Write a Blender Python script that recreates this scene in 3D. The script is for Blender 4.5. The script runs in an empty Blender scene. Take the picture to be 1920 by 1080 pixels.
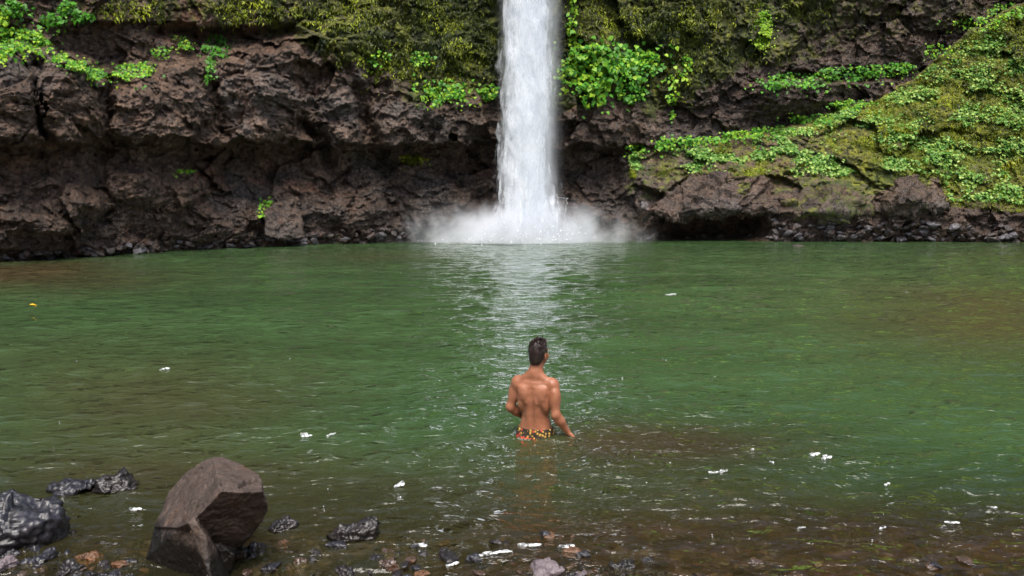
import bpy, bmesh, math, random
import numpy as np
from mathutils import Vector, Matrix, Euler

S = bpy.context.scene
COL = S.collection
rng = np.random.default_rng(7)
random.seed(7)

# ------------------------------------------------------------------ camera, sky, sun, exposure
F_PX, W_PX, H_PX = 1507.0, 1920.0, 1080.0
CAM_H = 2.07
PITCH = math.atan(160.0 / F_PX)
cam_d = bpy.data.cameras.new('camera')
cam_d.sensor_width = 36.0
cam_d.lens = 36.0 * F_PX / W_PX
cam_d.clip_start, cam_d.clip_end = 0.05, 500.0
cam = bpy.data.objects.new('camera', cam_d)
cam.location = (0, 0, CAM_H)
cam.rotation_euler = (math.pi / 2 - PITCH, 0, 0)
COL.objects.link(cam)
S.camera = cam

SUN_EL, SUN_AZ = 65.0, 178.0      # azimuth from +Y, clockwise: behind the camera, to its left
world = bpy.data.worlds.new('World')
S.world = world
world.use_nodes = True
wn = world.node_tree
bg = wn.nodes['Background']
sky = wn.nodes.new('ShaderNodeTexSky')
sky.sky_type = 'NISHITA'
sky.sun_disc = False
sky.sun_elevation = math.radians(SUN_EL)
sky.sun_rotation = math.radians(SUN_AZ)
sky.air_density, sky.dust_density, sky.ozone_density = 1.0, 3.0, 1.0
wn.links.new(sky.outputs[0], bg.inputs[0])
bg.inputs[1].default_value = 0.14

sun_d = bpy.data.lights.new('sun', 'SUN')
sun_d.energy = 2.6
sun_d.angle = math.radians(38)
sun_d.color = (1.0, 0.95, 0.88)
sun = bpy.data.objects.new('sun', sun_d)
a, e = math.radians(SUN_AZ), math.radians(SUN_EL)
sd = Vector((math.sin(a) * math.cos(e), math.cos(a) * math.cos(e), math.sin(e)))
sun.rotation_euler = sd.to_track_quat('Z', 'Y').to_euler()
COL.objects.link(sun)

S.view_settings.view_transform = 'Standard'
S.view_settings.look = 'None'
S.view_settings.gamma = 1.0
S.view_settings.exposure = 1.0
S.render.engine = 'CYCLES'
S.cycles.max_bounces = 10
S.cycles.transparent_max_bounces = 24
S.cycles.volume_bounces = 2
S.cycles.sample_clamp_indirect = 6.0
S.cycles.use_denoising = True


# ------------------------------------------------------------------ helpers
def ray(px, py):
    u = (np.asarray(px, float) - 960.0) / F_PX
    v = (540.0 - np.asarray(py, float)) / F_PX
    c, s = math.cos(PITCH), math.sin(PITCH)
    return u, c + v * s, -s + v * c


def at(px, py, Y):
    """The point of the place seen along a sight line at distance Y (numpy, last axis xyz)."""
    rx, ry, rz = ray(px, py)
    t = np.asarray(Y, float) / ry
    return np.stack([rx * t, ry * t, CAM_H + rz * t], -1)


def water_Y(py):
    """Distance of the water surface under a sight line."""
    rx, ry, rz = ray(960.0, py)
    return -CAM_H / rz * ry


def sstep(a, b, x):
    t = np.clip((x - a) / (b - a), 0, 1)
    return t * t * (3 - 2 * t)


def hash3(i, j, k, seed=0):
    h = (i.astype(np.int64) * 374761393 + j.astype(np.int64) * 668265263 + k.astype(np.int64) * 2147483647 + seed * 974634757) & 0xFFFFFFFF
    h = ((h ^ (h >> 13)) * 1274126177) & 0xFFFFFFFF
    h = ((h ^ (h >> 16)) * 2246822519) & 0xFFFFFFFF
    return (h ^ (h >> 15)) & 0xFFFFFFFF


def noise3(p, seed=0):
    """Gradient noise, about -1..1, for an (n,3) array."""
    f = np.floor(p)
    d = p - f
    i, j, k = (f[..., a].astype(np.int64) for a in range(3))
    w = d * d * d * (d * (d * 6 - 15) + 10)
    out = 0
    for a in (0, 1):
        for b in (0, 1):
            for c in (0, 1):
                h = hash3(i + a, j + b, k + c, seed)
                gx = (h & 1023) / 511.5 - 1
                gy = ((h >> 10) & 1023) / 511.5 - 1
                gz = ((h >> 20) & 1023) / 511.5 - 1
                g = gx * (d[..., 0] - a) + gy * (d[..., 1] - b) + gz * (d[..., 2] - c)
                wx = w[..., 0] if a else 1 - w[..., 0]
                wy = w[..., 1] if b else 1 - w[..., 1]
                wz = w[..., 2] if c else 1 - w[..., 2]
                out = out + g * wx * wy * wz
    return out * 1.4


def fbm(p, octaves=5, lac=2.03, gain=0.5, seed=0, ridged=False):
    out, amp = 0, 1.0
    for o in range(octaves):
        n = noise3(p * lac ** o + o * 17.3, seed + o)
        if ridged:
            n = 1 - 2 * np.abs(n)
        out = out + amp * n
        amp *= gain
    return out


def facets(p, seed=0, tilt=1.0):
    """Angular blocks: every cell of a Voronoi pattern is a tilted plane. Returns height."""
    f = np.floor(p)
    best = np.full(p.shape[:-1], 1e9)
    val = np.zeros(p.shape[:-1])
    for a in (-1, 0, 1):
        for b in (-1, 0, 1):
            for c in (-1, 0, 1):
                q = f + np.array([a, b, c])
                i, j, k = (q[..., t].astype(np.int64) for t in range(3))
                h = hash3(i, j, k, seed)
                h2 = hash3(i, j, k, seed + 91)
                r = np.stack([(h & 1023) / 1023., ((h >> 10) & 1023) / 1023., ((h >> 20) & 1023) / 1023.], -1)
                t = np.stack([(h2 & 1023) / 511.5 - 1, ((h2 >> 10) & 1023) / 511.5 - 1, ((h2 >> 20) & 1023) / 511.5 - 1], -1)
                v = p - q - r
                d = (v * v).sum(-1)
                hv = (v * t).sum(-1) * tilt + t[..., 0] * 0.35
                m = d < best
                val = np.where(m, hv, val)
                best = np.where(m, d, best)
    return val


def mesh_np(name, verts, faces, attrs=None, smooth=True):
    """A mesh from numpy arrays; faces is (n,3) or (n,4) or a list of such."""
    me = bpy.data.meshes.new(name)
    fl = faces if isinstance(faces, list) else [faces]
    fl = [np.asarray(f, np.int32) for f in fl if len(f)]
    loops = np.concatenate([f.ravel() for f in fl])
    sizes = np.concatenate([np.full(len(f), f.shape[1], np.int32) for f in fl])
    starts = np.concatenate([[0], np.cumsum(sizes)[:-1]]).astype(np.int32)
    verts = np.asarray(verts, np.float32)
    me.vertices.add(len(verts))
    me.vertices.foreach_set('co', verts.ravel())
    me.loops.add(len(loops))
    me.loops.foreach_set('vertex_index', loops)
    me.polygons.add(len(sizes))
    me.polygons.foreach_set('loop_start', starts)
    if smooth:
        me.polygons.foreach_set('use_smooth', np.ones(len(sizes), bool))
    me.update(calc_edges=True)
    for k, v in (attrs or {}).items():
        at_ = me.attributes.new(k, 'FLOAT', 'POINT')
        at_.data.foreach_set('value', np.asarray(v, np.float32))
    me.validate()
    return me


def link(name, me, mat, parent=None, loc=None):
    o = bpy.data.objects.new(name, me)
    COL.objects.link(o)
    if mat is not None and me is not None and len(me.materials) == 0:
        me.materials.append(mat)
    if parent is not None:
        o.parent = parent
    if loc is not None:
        o.location = loc
    return o


def tag(o, label=None, cat=None, group=None, kind=None):
    for k, v in (('label', label), ('category', cat), ('group', group), ('kind', kind)):
        if v:
            o[k] = v
    return o


def grid_faces(nr, nc):
    i = np.arange(nr * nc).reshape(nr, nc)
    return np.stack([i[:-1, :-1], i[:-1, 1:], i[1:, 1:], i[1:, :-1]], -1).reshape(-1, 4)


# ------------------------------------------------------------------ node helpers
class NT:
    def __init__(self, name):
        self.m = bpy.data.materials.new(name)
        self.m.use_nodes = True
        self.t = self.m.node_tree
        self.t.nodes.clear()
        self.out = self.t.nodes.new('ShaderNodeOutputMaterial')

    def put(self, sock, v):
        if isinstance(v, bpy.types.NodeSocket):
            self.t.links.new(v, sock)
        elif v is not None:
            if sock.type == 'RGBA' and len(v) == 3:
                v = (*v, 1)
            sock.default_value = v

    def n(self, typ, ins=None, **props):
        nd = self.t.nodes.new(typ)
        for k, v in props.items():
            setattr(nd, k, v)
        for k, v in (ins or {}).items():
            self.put(nd.inputs[k], v)
        return nd

    def coord(self, scale=(1, 1, 1), which='Object', rot=(0, 0, 0)):
        c = self.n('ShaderNodeTexCoord').outputs[which]
        return self.n('ShaderNodeMapping', {'Vector': c, 'Scale': scale, 'Rotation': rot}).outputs[0]

    def noise(self, vec, scale, detail=4, rough=0.55, dist=0.0):
        return self.n('ShaderNodeTexNoise', {'Vector': vec, 'Scale': scale, 'Detail': detail, 'Roughness': rough, 'Distortion': dist}).outputs[0]

    def ramp(self, fac, stops, interp='LINEAR'):
        nd = self.n('ShaderNodeValToRGB', {'Fac': fac})
        cr = nd.color_ramp
        cr.interpolation = interp
        while len(cr.elements) < len(stops):
            cr.elements.new(0.5)
        for el, (p, c) in zip(cr.elements, stops):
            el.position = p
            el.color = (*c, 1) if not isinstance(c, (int, float)) else (c, c, c, 1)
        return nd.outputs[0]

    def mix(self, fac, a, b, blend='MIX'):
        nd = self.n('ShaderNodeMix', data_type='RGBA', blend_type=blend)
        self.put(nd.inputs[0], fac)
        self.put(nd.inputs[6], a)
        self.put(nd.inputs[7], b)
        return nd.outputs[2]

    def math(self, op, a, b=None, clamp=False):
        nd = self.n('ShaderNodeMath', operation=op, use_clamp=clamp)
        self.put(nd.inputs[0], a)
        if b is not None:
            self.put(nd.inputs[1], b)
        return nd.outputs[0]

    def maprange(self, v, a, b, c=0.0, d=1.0, smooth=True):
        return self.n('ShaderNodeMapRange', {'Value': v, 'From Min': a, 'From Max': b, 'To Min': c, 'To Max': d},
                      interpolation_type='SMOOTHSTEP' if smooth else 'LINEAR').outputs[0]

    def attr(self, name):
        return self.n('ShaderNodeAttribute', attribute_name=name).outputs['Fac']

    def bump(self, height, strength, dist, normal=None):
        ins = {'Height': height, 'Strength': strength, 'Distance': dist}
        if normal is not None:
            ins['Normal'] = normal
        return self.n('ShaderNodeBump', ins).outputs[0]

    def pbr(self, color, rough=0.5, normal=None, spec=0.5, **more):
        ins = {'Base Color': color, 'Roughness': rough, 'Specular IOR Level': spec}
        if normal is not None:
            ins['Normal'] = normal
        for k, v in more.items():
            ins[k.replace('_', ' ')] = v
        return self.n('ShaderNodeBsdfPrincipled', ins).outputs[0]

    def done(self, shader, socket='Surface'):
        self.t.links.new(shader, self.out.inputs[socket])
        return self.m


# ------------------------------------------------------------------ materials
def mat_cliff():
    t = NT('wet_basalt_cliff')
    co = t.coord()
    big = t.noise(co, 0.16, 5, 0.6)
    mid = t.noise(co, 0.9, 8, 0.62, 0.4)
    fine = t.noise(co, 5.5, 8, 0.65)
    rock = t.ramp(mid, [(0.28, (0.034, 0.021, 0.014)), (0.42, (0.092, 0.056, 0.036)), (0.58, (0.178, 0.110, 0.072)), (0.74, (0.30, 0.20, 0.142))])
    grey = t.ramp(fine, [(0.3, (0.04, 0.034, 0.030)), (0.65, (0.19, 0.16, 0.14))])
    rock = t.mix(t.maprange(big, 0.52, 0.68, 0, 0.8), rock, grey)
    rust = t.noise(co, 0.45, 5, 0.6)
    rock = t.mix(t.maprange(rust, 0.58, 0.74, 0, 0.7), rock, (0.21, 0.085, 0.042))
    rock = t.mix(t.maprange(fine, 0.34, 0.56, 0.8, 0.0), rock, (0.016, 0.012, 0.010))
    wet = t.attr('wet')
    rock = t.mix(t.math('MULTIPLY', wet, 0.58), rock, (0.022, 0.018, 0.015))
    # moss
    ms = t.noise(t.coord((1, 1, 0.45)), 2.6, 9, 0.7)
    mcol = t.ramp(ms, [(0.3, (0.016, 0.016, 0.006)), (0.45, (0.060, 0.062, 0.010)), (0.57, (0.19, 0.19, 0.016)), (0.72, (0.36, 0.35, 0.03))])
    mcol = t.mix(t.maprange(big, 0.4, 0.65, 0, 0.55), mcol, (0.035, 0.075, 0.014))
    streak = t.noise(t.coord((1, 1, 0.16)), 1.7, 6, 0.65)
    wallm = t.mix(t.maprange(streak, 0.40, 0.58, 0.6, 0.0), t.mix(0.2, mcol, (0.040, 0.042, 0.008)), (0.012, 0.012, 0.007))
    mcol = t.mix(t.attr('slope'), wallm, mcol)
    mf = t.math('MULTIPLY_ADD', t.noise(co, 1.9, 8, 0.7), 1.3)
    t.t.nodes[-1].inputs[2].default_value = -0.65
    mm = t.math('ADD', t.attr('moss'), mf)
    mm = t.maprange(mm, 0.38, 0.62)
    col = t.mix(mm, rock, mcol)
    # relief
    v = t.n('ShaderNodeTexVoronoi', {'Vector': t.mix(0.12, co, t.n('ShaderNodeTexNoise', {'Vector': co, 'Scale': 1.2}).outputs[1]), 'Scale': 1.6}, feature='DISTANCE_TO_EDGE').outputs[0]
    crack = t.maprange(v, 0.0, 0.05)
    h = t.math('MULTIPLY_ADD', fine, 0.6)
    t.put(t.t.nodes[-1].inputs[2], t.math('MULTIPLY', crack, 0.18))
    n1 = t.bump(h, 1.0, 0.22)
    chips = t.n('ShaderNodeTexVoronoi', {'Vector': t.coord((1, 1, 1.7)), 'Scale': 4.5}, feature='F1')
    n1 = t.bump(t.n('ShaderNodeSeparateColor', {0: chips.outputs['Color']}).outputs[0], 0.45, 0.10, n1)
    n2 = t.bump(t.noise(co, 20, 6, 0.75), 0.9, 0.06, n1)
    rough = t.mix(mm, t.mix(wet, t.maprange(fine, 0.3, 0.7, 0.24, 0.5), (0.2,) * 3), (0.9,) * 3)
    return t.done(t.pbr(col, rough, n2, 0.5))


def mat_rock(name, dark, light, tint=None, rough=0.4, scale=6.0, spec=0.5, bump=0.02):
    t = NT(name)
    co = t.coord()
    a_ = t.noise(co, scale, 8, 0.62, 0.3)
    b_ = t.noise(co, scale * 5, 6, 0.65)
    col = t.ramp(a_, [(0.3, dark), (0.68, light)])
    if tint:
        col = t.mix(t.maprange(t.noise(co, scale * 0.5, 4), 0.5, 0.68, 0, 0.8), col, tint)
    col = t.mix(t.maprange(b_, 0.28, 0.55, 0.65, 0), col, tuple(c * 0.3 for c in dark))
    nrm = t.bump(a_, 0.7, bump * 2.5)
    nrm = t.bump(b_, 0.75, bump, nrm)
    r = t.maprange(b_, 0.3, 0.7, max(0.08, rough - 0.12), rough + 0.15)
    return t.done(t.pbr(col, r, nrm, spec))


def mat_leaf(name, dark, light, yellow):
    t = NT(name)
    col = t.ramp(t.attr('tint'), [(0.0, dark), (0.55, light), (1.0, yellow)])
    base = t.pbr(col, 0.45, spec=0.25)
    tr = t.n('ShaderNodeBsdfTranslucent', {'Color': t.mix(0.35, col, (0.25, 0.35, 0.02))}).outputs[0]
    mx = t.n('ShaderNodeMixShader', {0: 0.3, 1: base, 2: tr}).outputs[0]
    return t.done(mx)


def mat_water():
    t = NT('pool_water')
    co = t.n('ShaderNodeTexCoord').outputs['Object']

    def wave(sx, sy, scale, detail, rot=0.0, dist=0.0, rough=0.5):
        m = t.n('ShaderNodeMapping', {'Vector': co, 'Scale': (sx, sy, 1), 'Rotation': (0, 0, rot)}).outputs[0]
        return t.noise(m, scale, detail, rough, dist)
    w1 = wave(0.55, 1.0, 2.2, 2, 0.15, 0.3)
    w2 = wave(0.6, 1.0, 6.5, 2, -0.2, 0.4)
    w3 = wave(0.7, 1.0, 17.0, 2, 0.4)
    chop = t.attr('chop')
    patch = t.maprange(wave(0.3, 0.6, 0.35, 3), 0.35, 0.65, 0.45, 1.0)
    nrm = t.bump(w1, 1.0, 0.12)
    nrm = t.bump(t.math('MULTIPLY', w2, t.math('MULTIPLY', patch, chop)), 1.0, 0.085, nrm)
    nrm = t.bump(t.math('MULTIPLY', w3, t.math('MULTIPLY', patch, chop)), 1.0, 0.022, nrm)
    op = t.attr('opacity')
    green = t.ramp(wave(0.25, 0.8, 0.5, 4, 0.1), [(0.3, (0.026, 0.052, 0.018)), (0.7, (0.040, 0.078, 0.028))])
    silt = t.attr('silt')
    green = t.mix(silt, green, (0.050, 0.036, 0.017))
    body = t.n('ShaderNodeBsdfDiffuse', {'Color': green}).outputs[0]
    clear = t.n('ShaderNodeBsdfTransparent', {'Color': (0.80, 0.72, 0.52, 1)}).outputs[0]
    under = t.n('ShaderNodeMixShader', {0: op, 1: clear, 2: body}).outputs[0]
    gl = t.n('ShaderNodeBsdfGlossy', {'Color': (1, 1, 1, 1), 'Roughness': 0.03, 'Normal': nrm}).outputs[0]
    fr = t.n('ShaderNodeFresnel', {'IOR': 1.33, 'Normal': nrm}).outputs[0]
    return t.done(t.n('ShaderNodeMixShader', {0: fr, 1: under, 2: gl}).outputs[0])


def mat_bed():
    t = NT('stony_bed')
    co = t.coord()
    v = t.n('ShaderNodeTexVoronoi', {'Vector': co, 'Scale': 7.0}, feature='F1')
    c = t.ramp(t.n('ShaderNodeSeparateColor', {0: v.outputs['Color']}).outputs[0],
               [(0.0, (0.014, 0.010, 0.007)), (0.4, (0.040, 0.024, 0.015)), (0.75, (0.075, 0.042, 0.023)), (1.0, (0.075, 0.062, 0.052))])
    nz = t.noise(co, 1.3, 5)
    c = t.mix(t.maprange(nz, 0.4, 0.65, 0.0, 0.75), c, (0.018, 0.014, 0.011))
    c = t.mix(t.maprange(t.noise(co, 0.9, 4), 0.5, 0.66, 0, 0.6), c, (0.10, 0.042, 0.018))
    n1 = t.bump(v.outputs['Distance'], 0.8, 0.06)
    return t.done(t.pbr(c, 0.5, n1))


M = {}
M['cliff'] = mat_cliff()
def mat_boulder():
    t = NT('brown_boulder_rock')
    co = t.coord()
    a_ = t.noise(co, 7, 7, 0.65, 0.4)
    b_ = t.noise(co, 45, 6, 0.7)
    c_ = t.noise(co, 140, 3, 0.6)
    col = t.ramp(a_, [(0.3, (0.029, 0.019, 0.014)), (0.5, (0.064, 0.045, 0.035)), (0.7, (0.112, 0.080, 0.064))])
    col = t.mix(t.maprange(b_, 0.36, 0.52, 0.7, 0), col, (0.035, 0.022, 0.016))
    col = t.mix(t.maprange(c_, 0.6, 0.7, 0, 0.5), col, (0.22, 0.165, 0.13))
    col = t.mix(t.maprange(t.noise(co, 5, 5, 0.6), 0.55, 0.68, 0, 0.45), col, (0.11, 0.052, 0.022))
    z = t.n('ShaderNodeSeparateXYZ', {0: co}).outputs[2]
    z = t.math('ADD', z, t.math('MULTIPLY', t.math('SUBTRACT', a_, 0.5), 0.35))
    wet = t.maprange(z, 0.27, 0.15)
    col = t.mix(t.math('MULTIPLY', wet, 0.95), col, (0.007, 0.006, 0.005))  # wet foot; the near-black also paints in the shadow under the overhang
    nrm = t.bump(a_, 0.6, 0.02)
    nrm = t.bump(b_, 0.9, 0.008, nrm)
    nrm = t.bump(c_, 0.5, 0.003, nrm)
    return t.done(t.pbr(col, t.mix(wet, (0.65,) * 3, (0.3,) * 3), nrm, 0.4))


M['boulder'] = mat_boulder()
M['slate'] = mat_rock('wet_slate_rock', (0.008, 0.008, 0.010), (0.028, 0.026, 0.032), None, 0.38, 9, 0.6, 0.0035)
M['wet_black'] = mat_rock('wet_black_rock', (0.006, 0.005, 0.005), (0.026, 0.020, 0.017), None, 0.38, 12, 0.5, 0.0025)
M['rust'] = mat_rock('rusty_rock', (0.06, 0.028, 0.014), (0.19, 0.095, 0.045), (0.17, 0.07, 0.025), 0.35, 10, 0.5, 0.008)
M['mauve'] = mat_rock('mauve_grey_rock', (0.07, 0.055, 0.06), (0.19, 0.155, 0.165), None, 0.5, 14, 0.4, 0.003)
M['brown_wet'] = mat_rock('wet_brown_stone', (0.028, 0.018, 0.013), (0.10, 0.062, 0.042), (0.10, 0.045, 0.02), 0.25, 14, 0.6, 0.003)
M['shore_dark'] = mat_rock('dark_shore_rock', (0.015, 0.012, 0.012), (0.085, 0.068, 0.062), (0.08, 0.04, 0.024), 0.33, 2.2, 0.5, 0.05)
M['shore_grey'] = mat_rock('grey_shore_rock', (0.035, 0.032, 0.036), (0.15, 0.135, 0.142), None, 0.35, 2.4, 0.5, 0.05)
M['bank_rock'] = mat_rock('brown_bank_rock', (0.030, 0.021, 0.018), (0.125, 0.088, 0.072), (0.11, 0.08, 0.03), 0.5, 1.5, 0.45, 0.07)
M['leaf'] = mat_leaf('bright_leaf', (0.018, 0.085, 0.012), (0.095, 0.32, 0.026), (0.36, 0.53, 0.035))
M['leaf_dark'] = mat_leaf('dark_olive_leaf', (0.012, 0.022, 0.006), (0.085, 0.105, 0.010), (0.36, 0.37, 0.020))  # dark olive colour of the hanging moss and small ferns
M['moss_tuft'] = mat_leaf('moss_tuft', (0.050, 0.062, 0.008), (0.24, 0.29, 0.018), (0.48, 0.55, 0.035))
M['leaf_cover'] = mat_leaf('cover_leaf', (0.035, 0.105, 0.016), (0.14, 0.32, 0.055), (0.40, 0.52, 0.13))
M['bed'] = mat_bed()
M['water'] = mat_water()


# ------------------------------------------------------------------ pool bed and pool
def bed_z(x, y):
    d = np.interp(y, [-60, -8, 0, 2.2, 3.4, 4.2, 5.0, 6.0, 7.0, 9.0, 12, 18, 30, 38, 44, 70],
                  [-3.0, -0.9, -0.45, -0.25, -0.06, 0.06, 0.20, 0.50, 0.93, 1.30, 2.0, 3.0, 3.2, 2.6, 1.2, 0.6])
    p = np.stack([x, y, np.zeros_like(x)], -1)
    d = d + 0.10 * fbm(p * 0.7, 4, seed=3) * np.clip(d + 0.4, 0.2, 2)
    d = d - 0.55 * np.exp(-((x - 1.9) / 1.5) ** 2 - ((y - 7.2) / 1.0) ** 2)          # bar right of the bather
    d = d + 0.10 * np.exp(-((x + 1.6) / 1.2) ** 2 - ((y - 4.6) / 0.7) ** 2)
    return -d


ys = np.concatenate([np.linspace(-60, 2, 50)[:-1], np.linspace(2, 9, 330)[:-1], np.linspace(9, 75, 120)])
xs = np.concatenate([np.linspace(-90, -5.5, 50)[:-1], np.linspace(-5.5, 5.5, 420), np.linspace(5.5, 90, 50)[1:]])
GX, GY = np.meshgrid(xs, ys)
gz = bed_z(GX, GY)
near = np.exp(-np.clip(np.abs(GX) - 5, 0, 9)) * ((GY > 2) & (GY < 9))
cob = facets(np.stack([GX * 5.5, GY * 5.5, GX * 0], -1), 5, 0.8)
cob2 = facets(np.stack([GX * 12, GY * 12, GX * 0 + 3], -1), 8, 0.8)
gz = gz + near * (0.045 * cob + 0.02 * cob2)
bed = link('riverbed', mesh_np('riverbed', np.stack([GX, GY, gz], -1).reshape(-1, 3), grid_faces(*GX.shape)), M['bed'])
tag(bed, kind='structure')

rows, r = [], 1.0
while r < 62:
    rows.append(r)
    r += max(0.022, r * 0.0055)
rows = np.array(rows)
s_ = np.linspace(-1, 1, 480)
WY, WS = np.meshgrid(rows, s_, indexing='ij')
WX = WS * (WY * 0.78 + 3.0)
wz = np.zeros_like(WX)
wr = np.random.default_rng(11)
for i in range(46):
    lam = 0.22 * (12.0 ** (i / 45.0))
    ang = wr.normal(-math.pi / 2, 0.75)
    k = 2 * math.pi / lam
    slope = 0.024 * (lam / 0.6) ** -0.55
    fade = np.clip(lam / (3.0 * np.maximum(0.022, WY * 0.0055)) - 0.5, 0, 1)
    wz += slope / k * fade * np.sin(k * (WX * math.cos(ang) + WY * math.sin(ang)) + wr.uniform(0, 6.28))
rm = np.hypot(WX - 0.21, WY - 7.0)
wz += 0.007 * np.exp(-rm / 0.7) * np.sin(2 * math.pi * rm / 0.19) * (rm > 0.12)
wp = np.stack([WX * 0.22, WY * 0.35, WX * 0], -1)
wz *= 0.7 + 0.6 * np.clip(0.5 + fbm(wp, 3, seed=21), 0, 1.4)
depth = -bed_z(WX, WY)
opac = 1 - np.exp(-2.3 * np.clip(depth, 0, 9))
opac = np.where(WY > 9, np.maximum(opac, 0.94), opac)
wp = np.stack([WX * 0.3, WY * 0.18, WX * 0 + 4], -1)
nz = 0.35 * fbm(wp, 4, seed=33)


def blob(px, py, rx, ry):
    c = at(px, py, water_Y(py))
    lo, hi = water_Y(py + ry), water_Y(max(py - ry, 430))
    sy = np.where(WY > c[1], hi - c[1], c[1] - lo)
    sx = rx / F_PX * WY
    return np.exp(-((WX - c[0] * WY / c[1]) / sx) ** 2 - ((WY - c[1]) / sy) ** 2)


silt = 0.95 * blob(40, 515, 260, 28) + 0.9 * blob(1840, 600, 260, 75) + 0.55 * blob(250, 760, 330, 110) + 0.35 * blob(720, 480, 160, 14)
silt += 0.8 * blob(1230, 830, 260, 40) + 0.3 * blob(1500, 980, 700, 70) + 0.6 * blob(500, 900, 800, 60) + 0.3 * blob(1900, 480, 200, 25)
silt += 0.78 * sstep(5.9, 4.5, WY + 0.9 * nz)
silt = np.clip(silt * (1 + nz) + 0.12 * nz, 0, 0.92)
pool = link('pool_water', mesh_np('pool_water', np.stack([WX, WY, wz], -1).reshape(-1, 3), grid_faces(*WX.shape),
                                  {'opacity': opac.ravel(), 'silt': silt.ravel(), 'chop': (0.46 + 1.15 * np.exp(-np.clip(WY - 6.5, 0, 99) / 5)).ravel()}), M['water'])
tag(pool, kind='structure')

# ------------------------------------------------------------------ cliff
RIDGE_X = [1100, 1180, 1240, 1350, 1450, 1560, 1650, 1720, 1800, 1880, 1920, 2100, 2600]
RIDGE_Y = [300, 285, 270, 262, 242, 207, 182, 140, 72, 25, 4, -110, -300]


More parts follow.
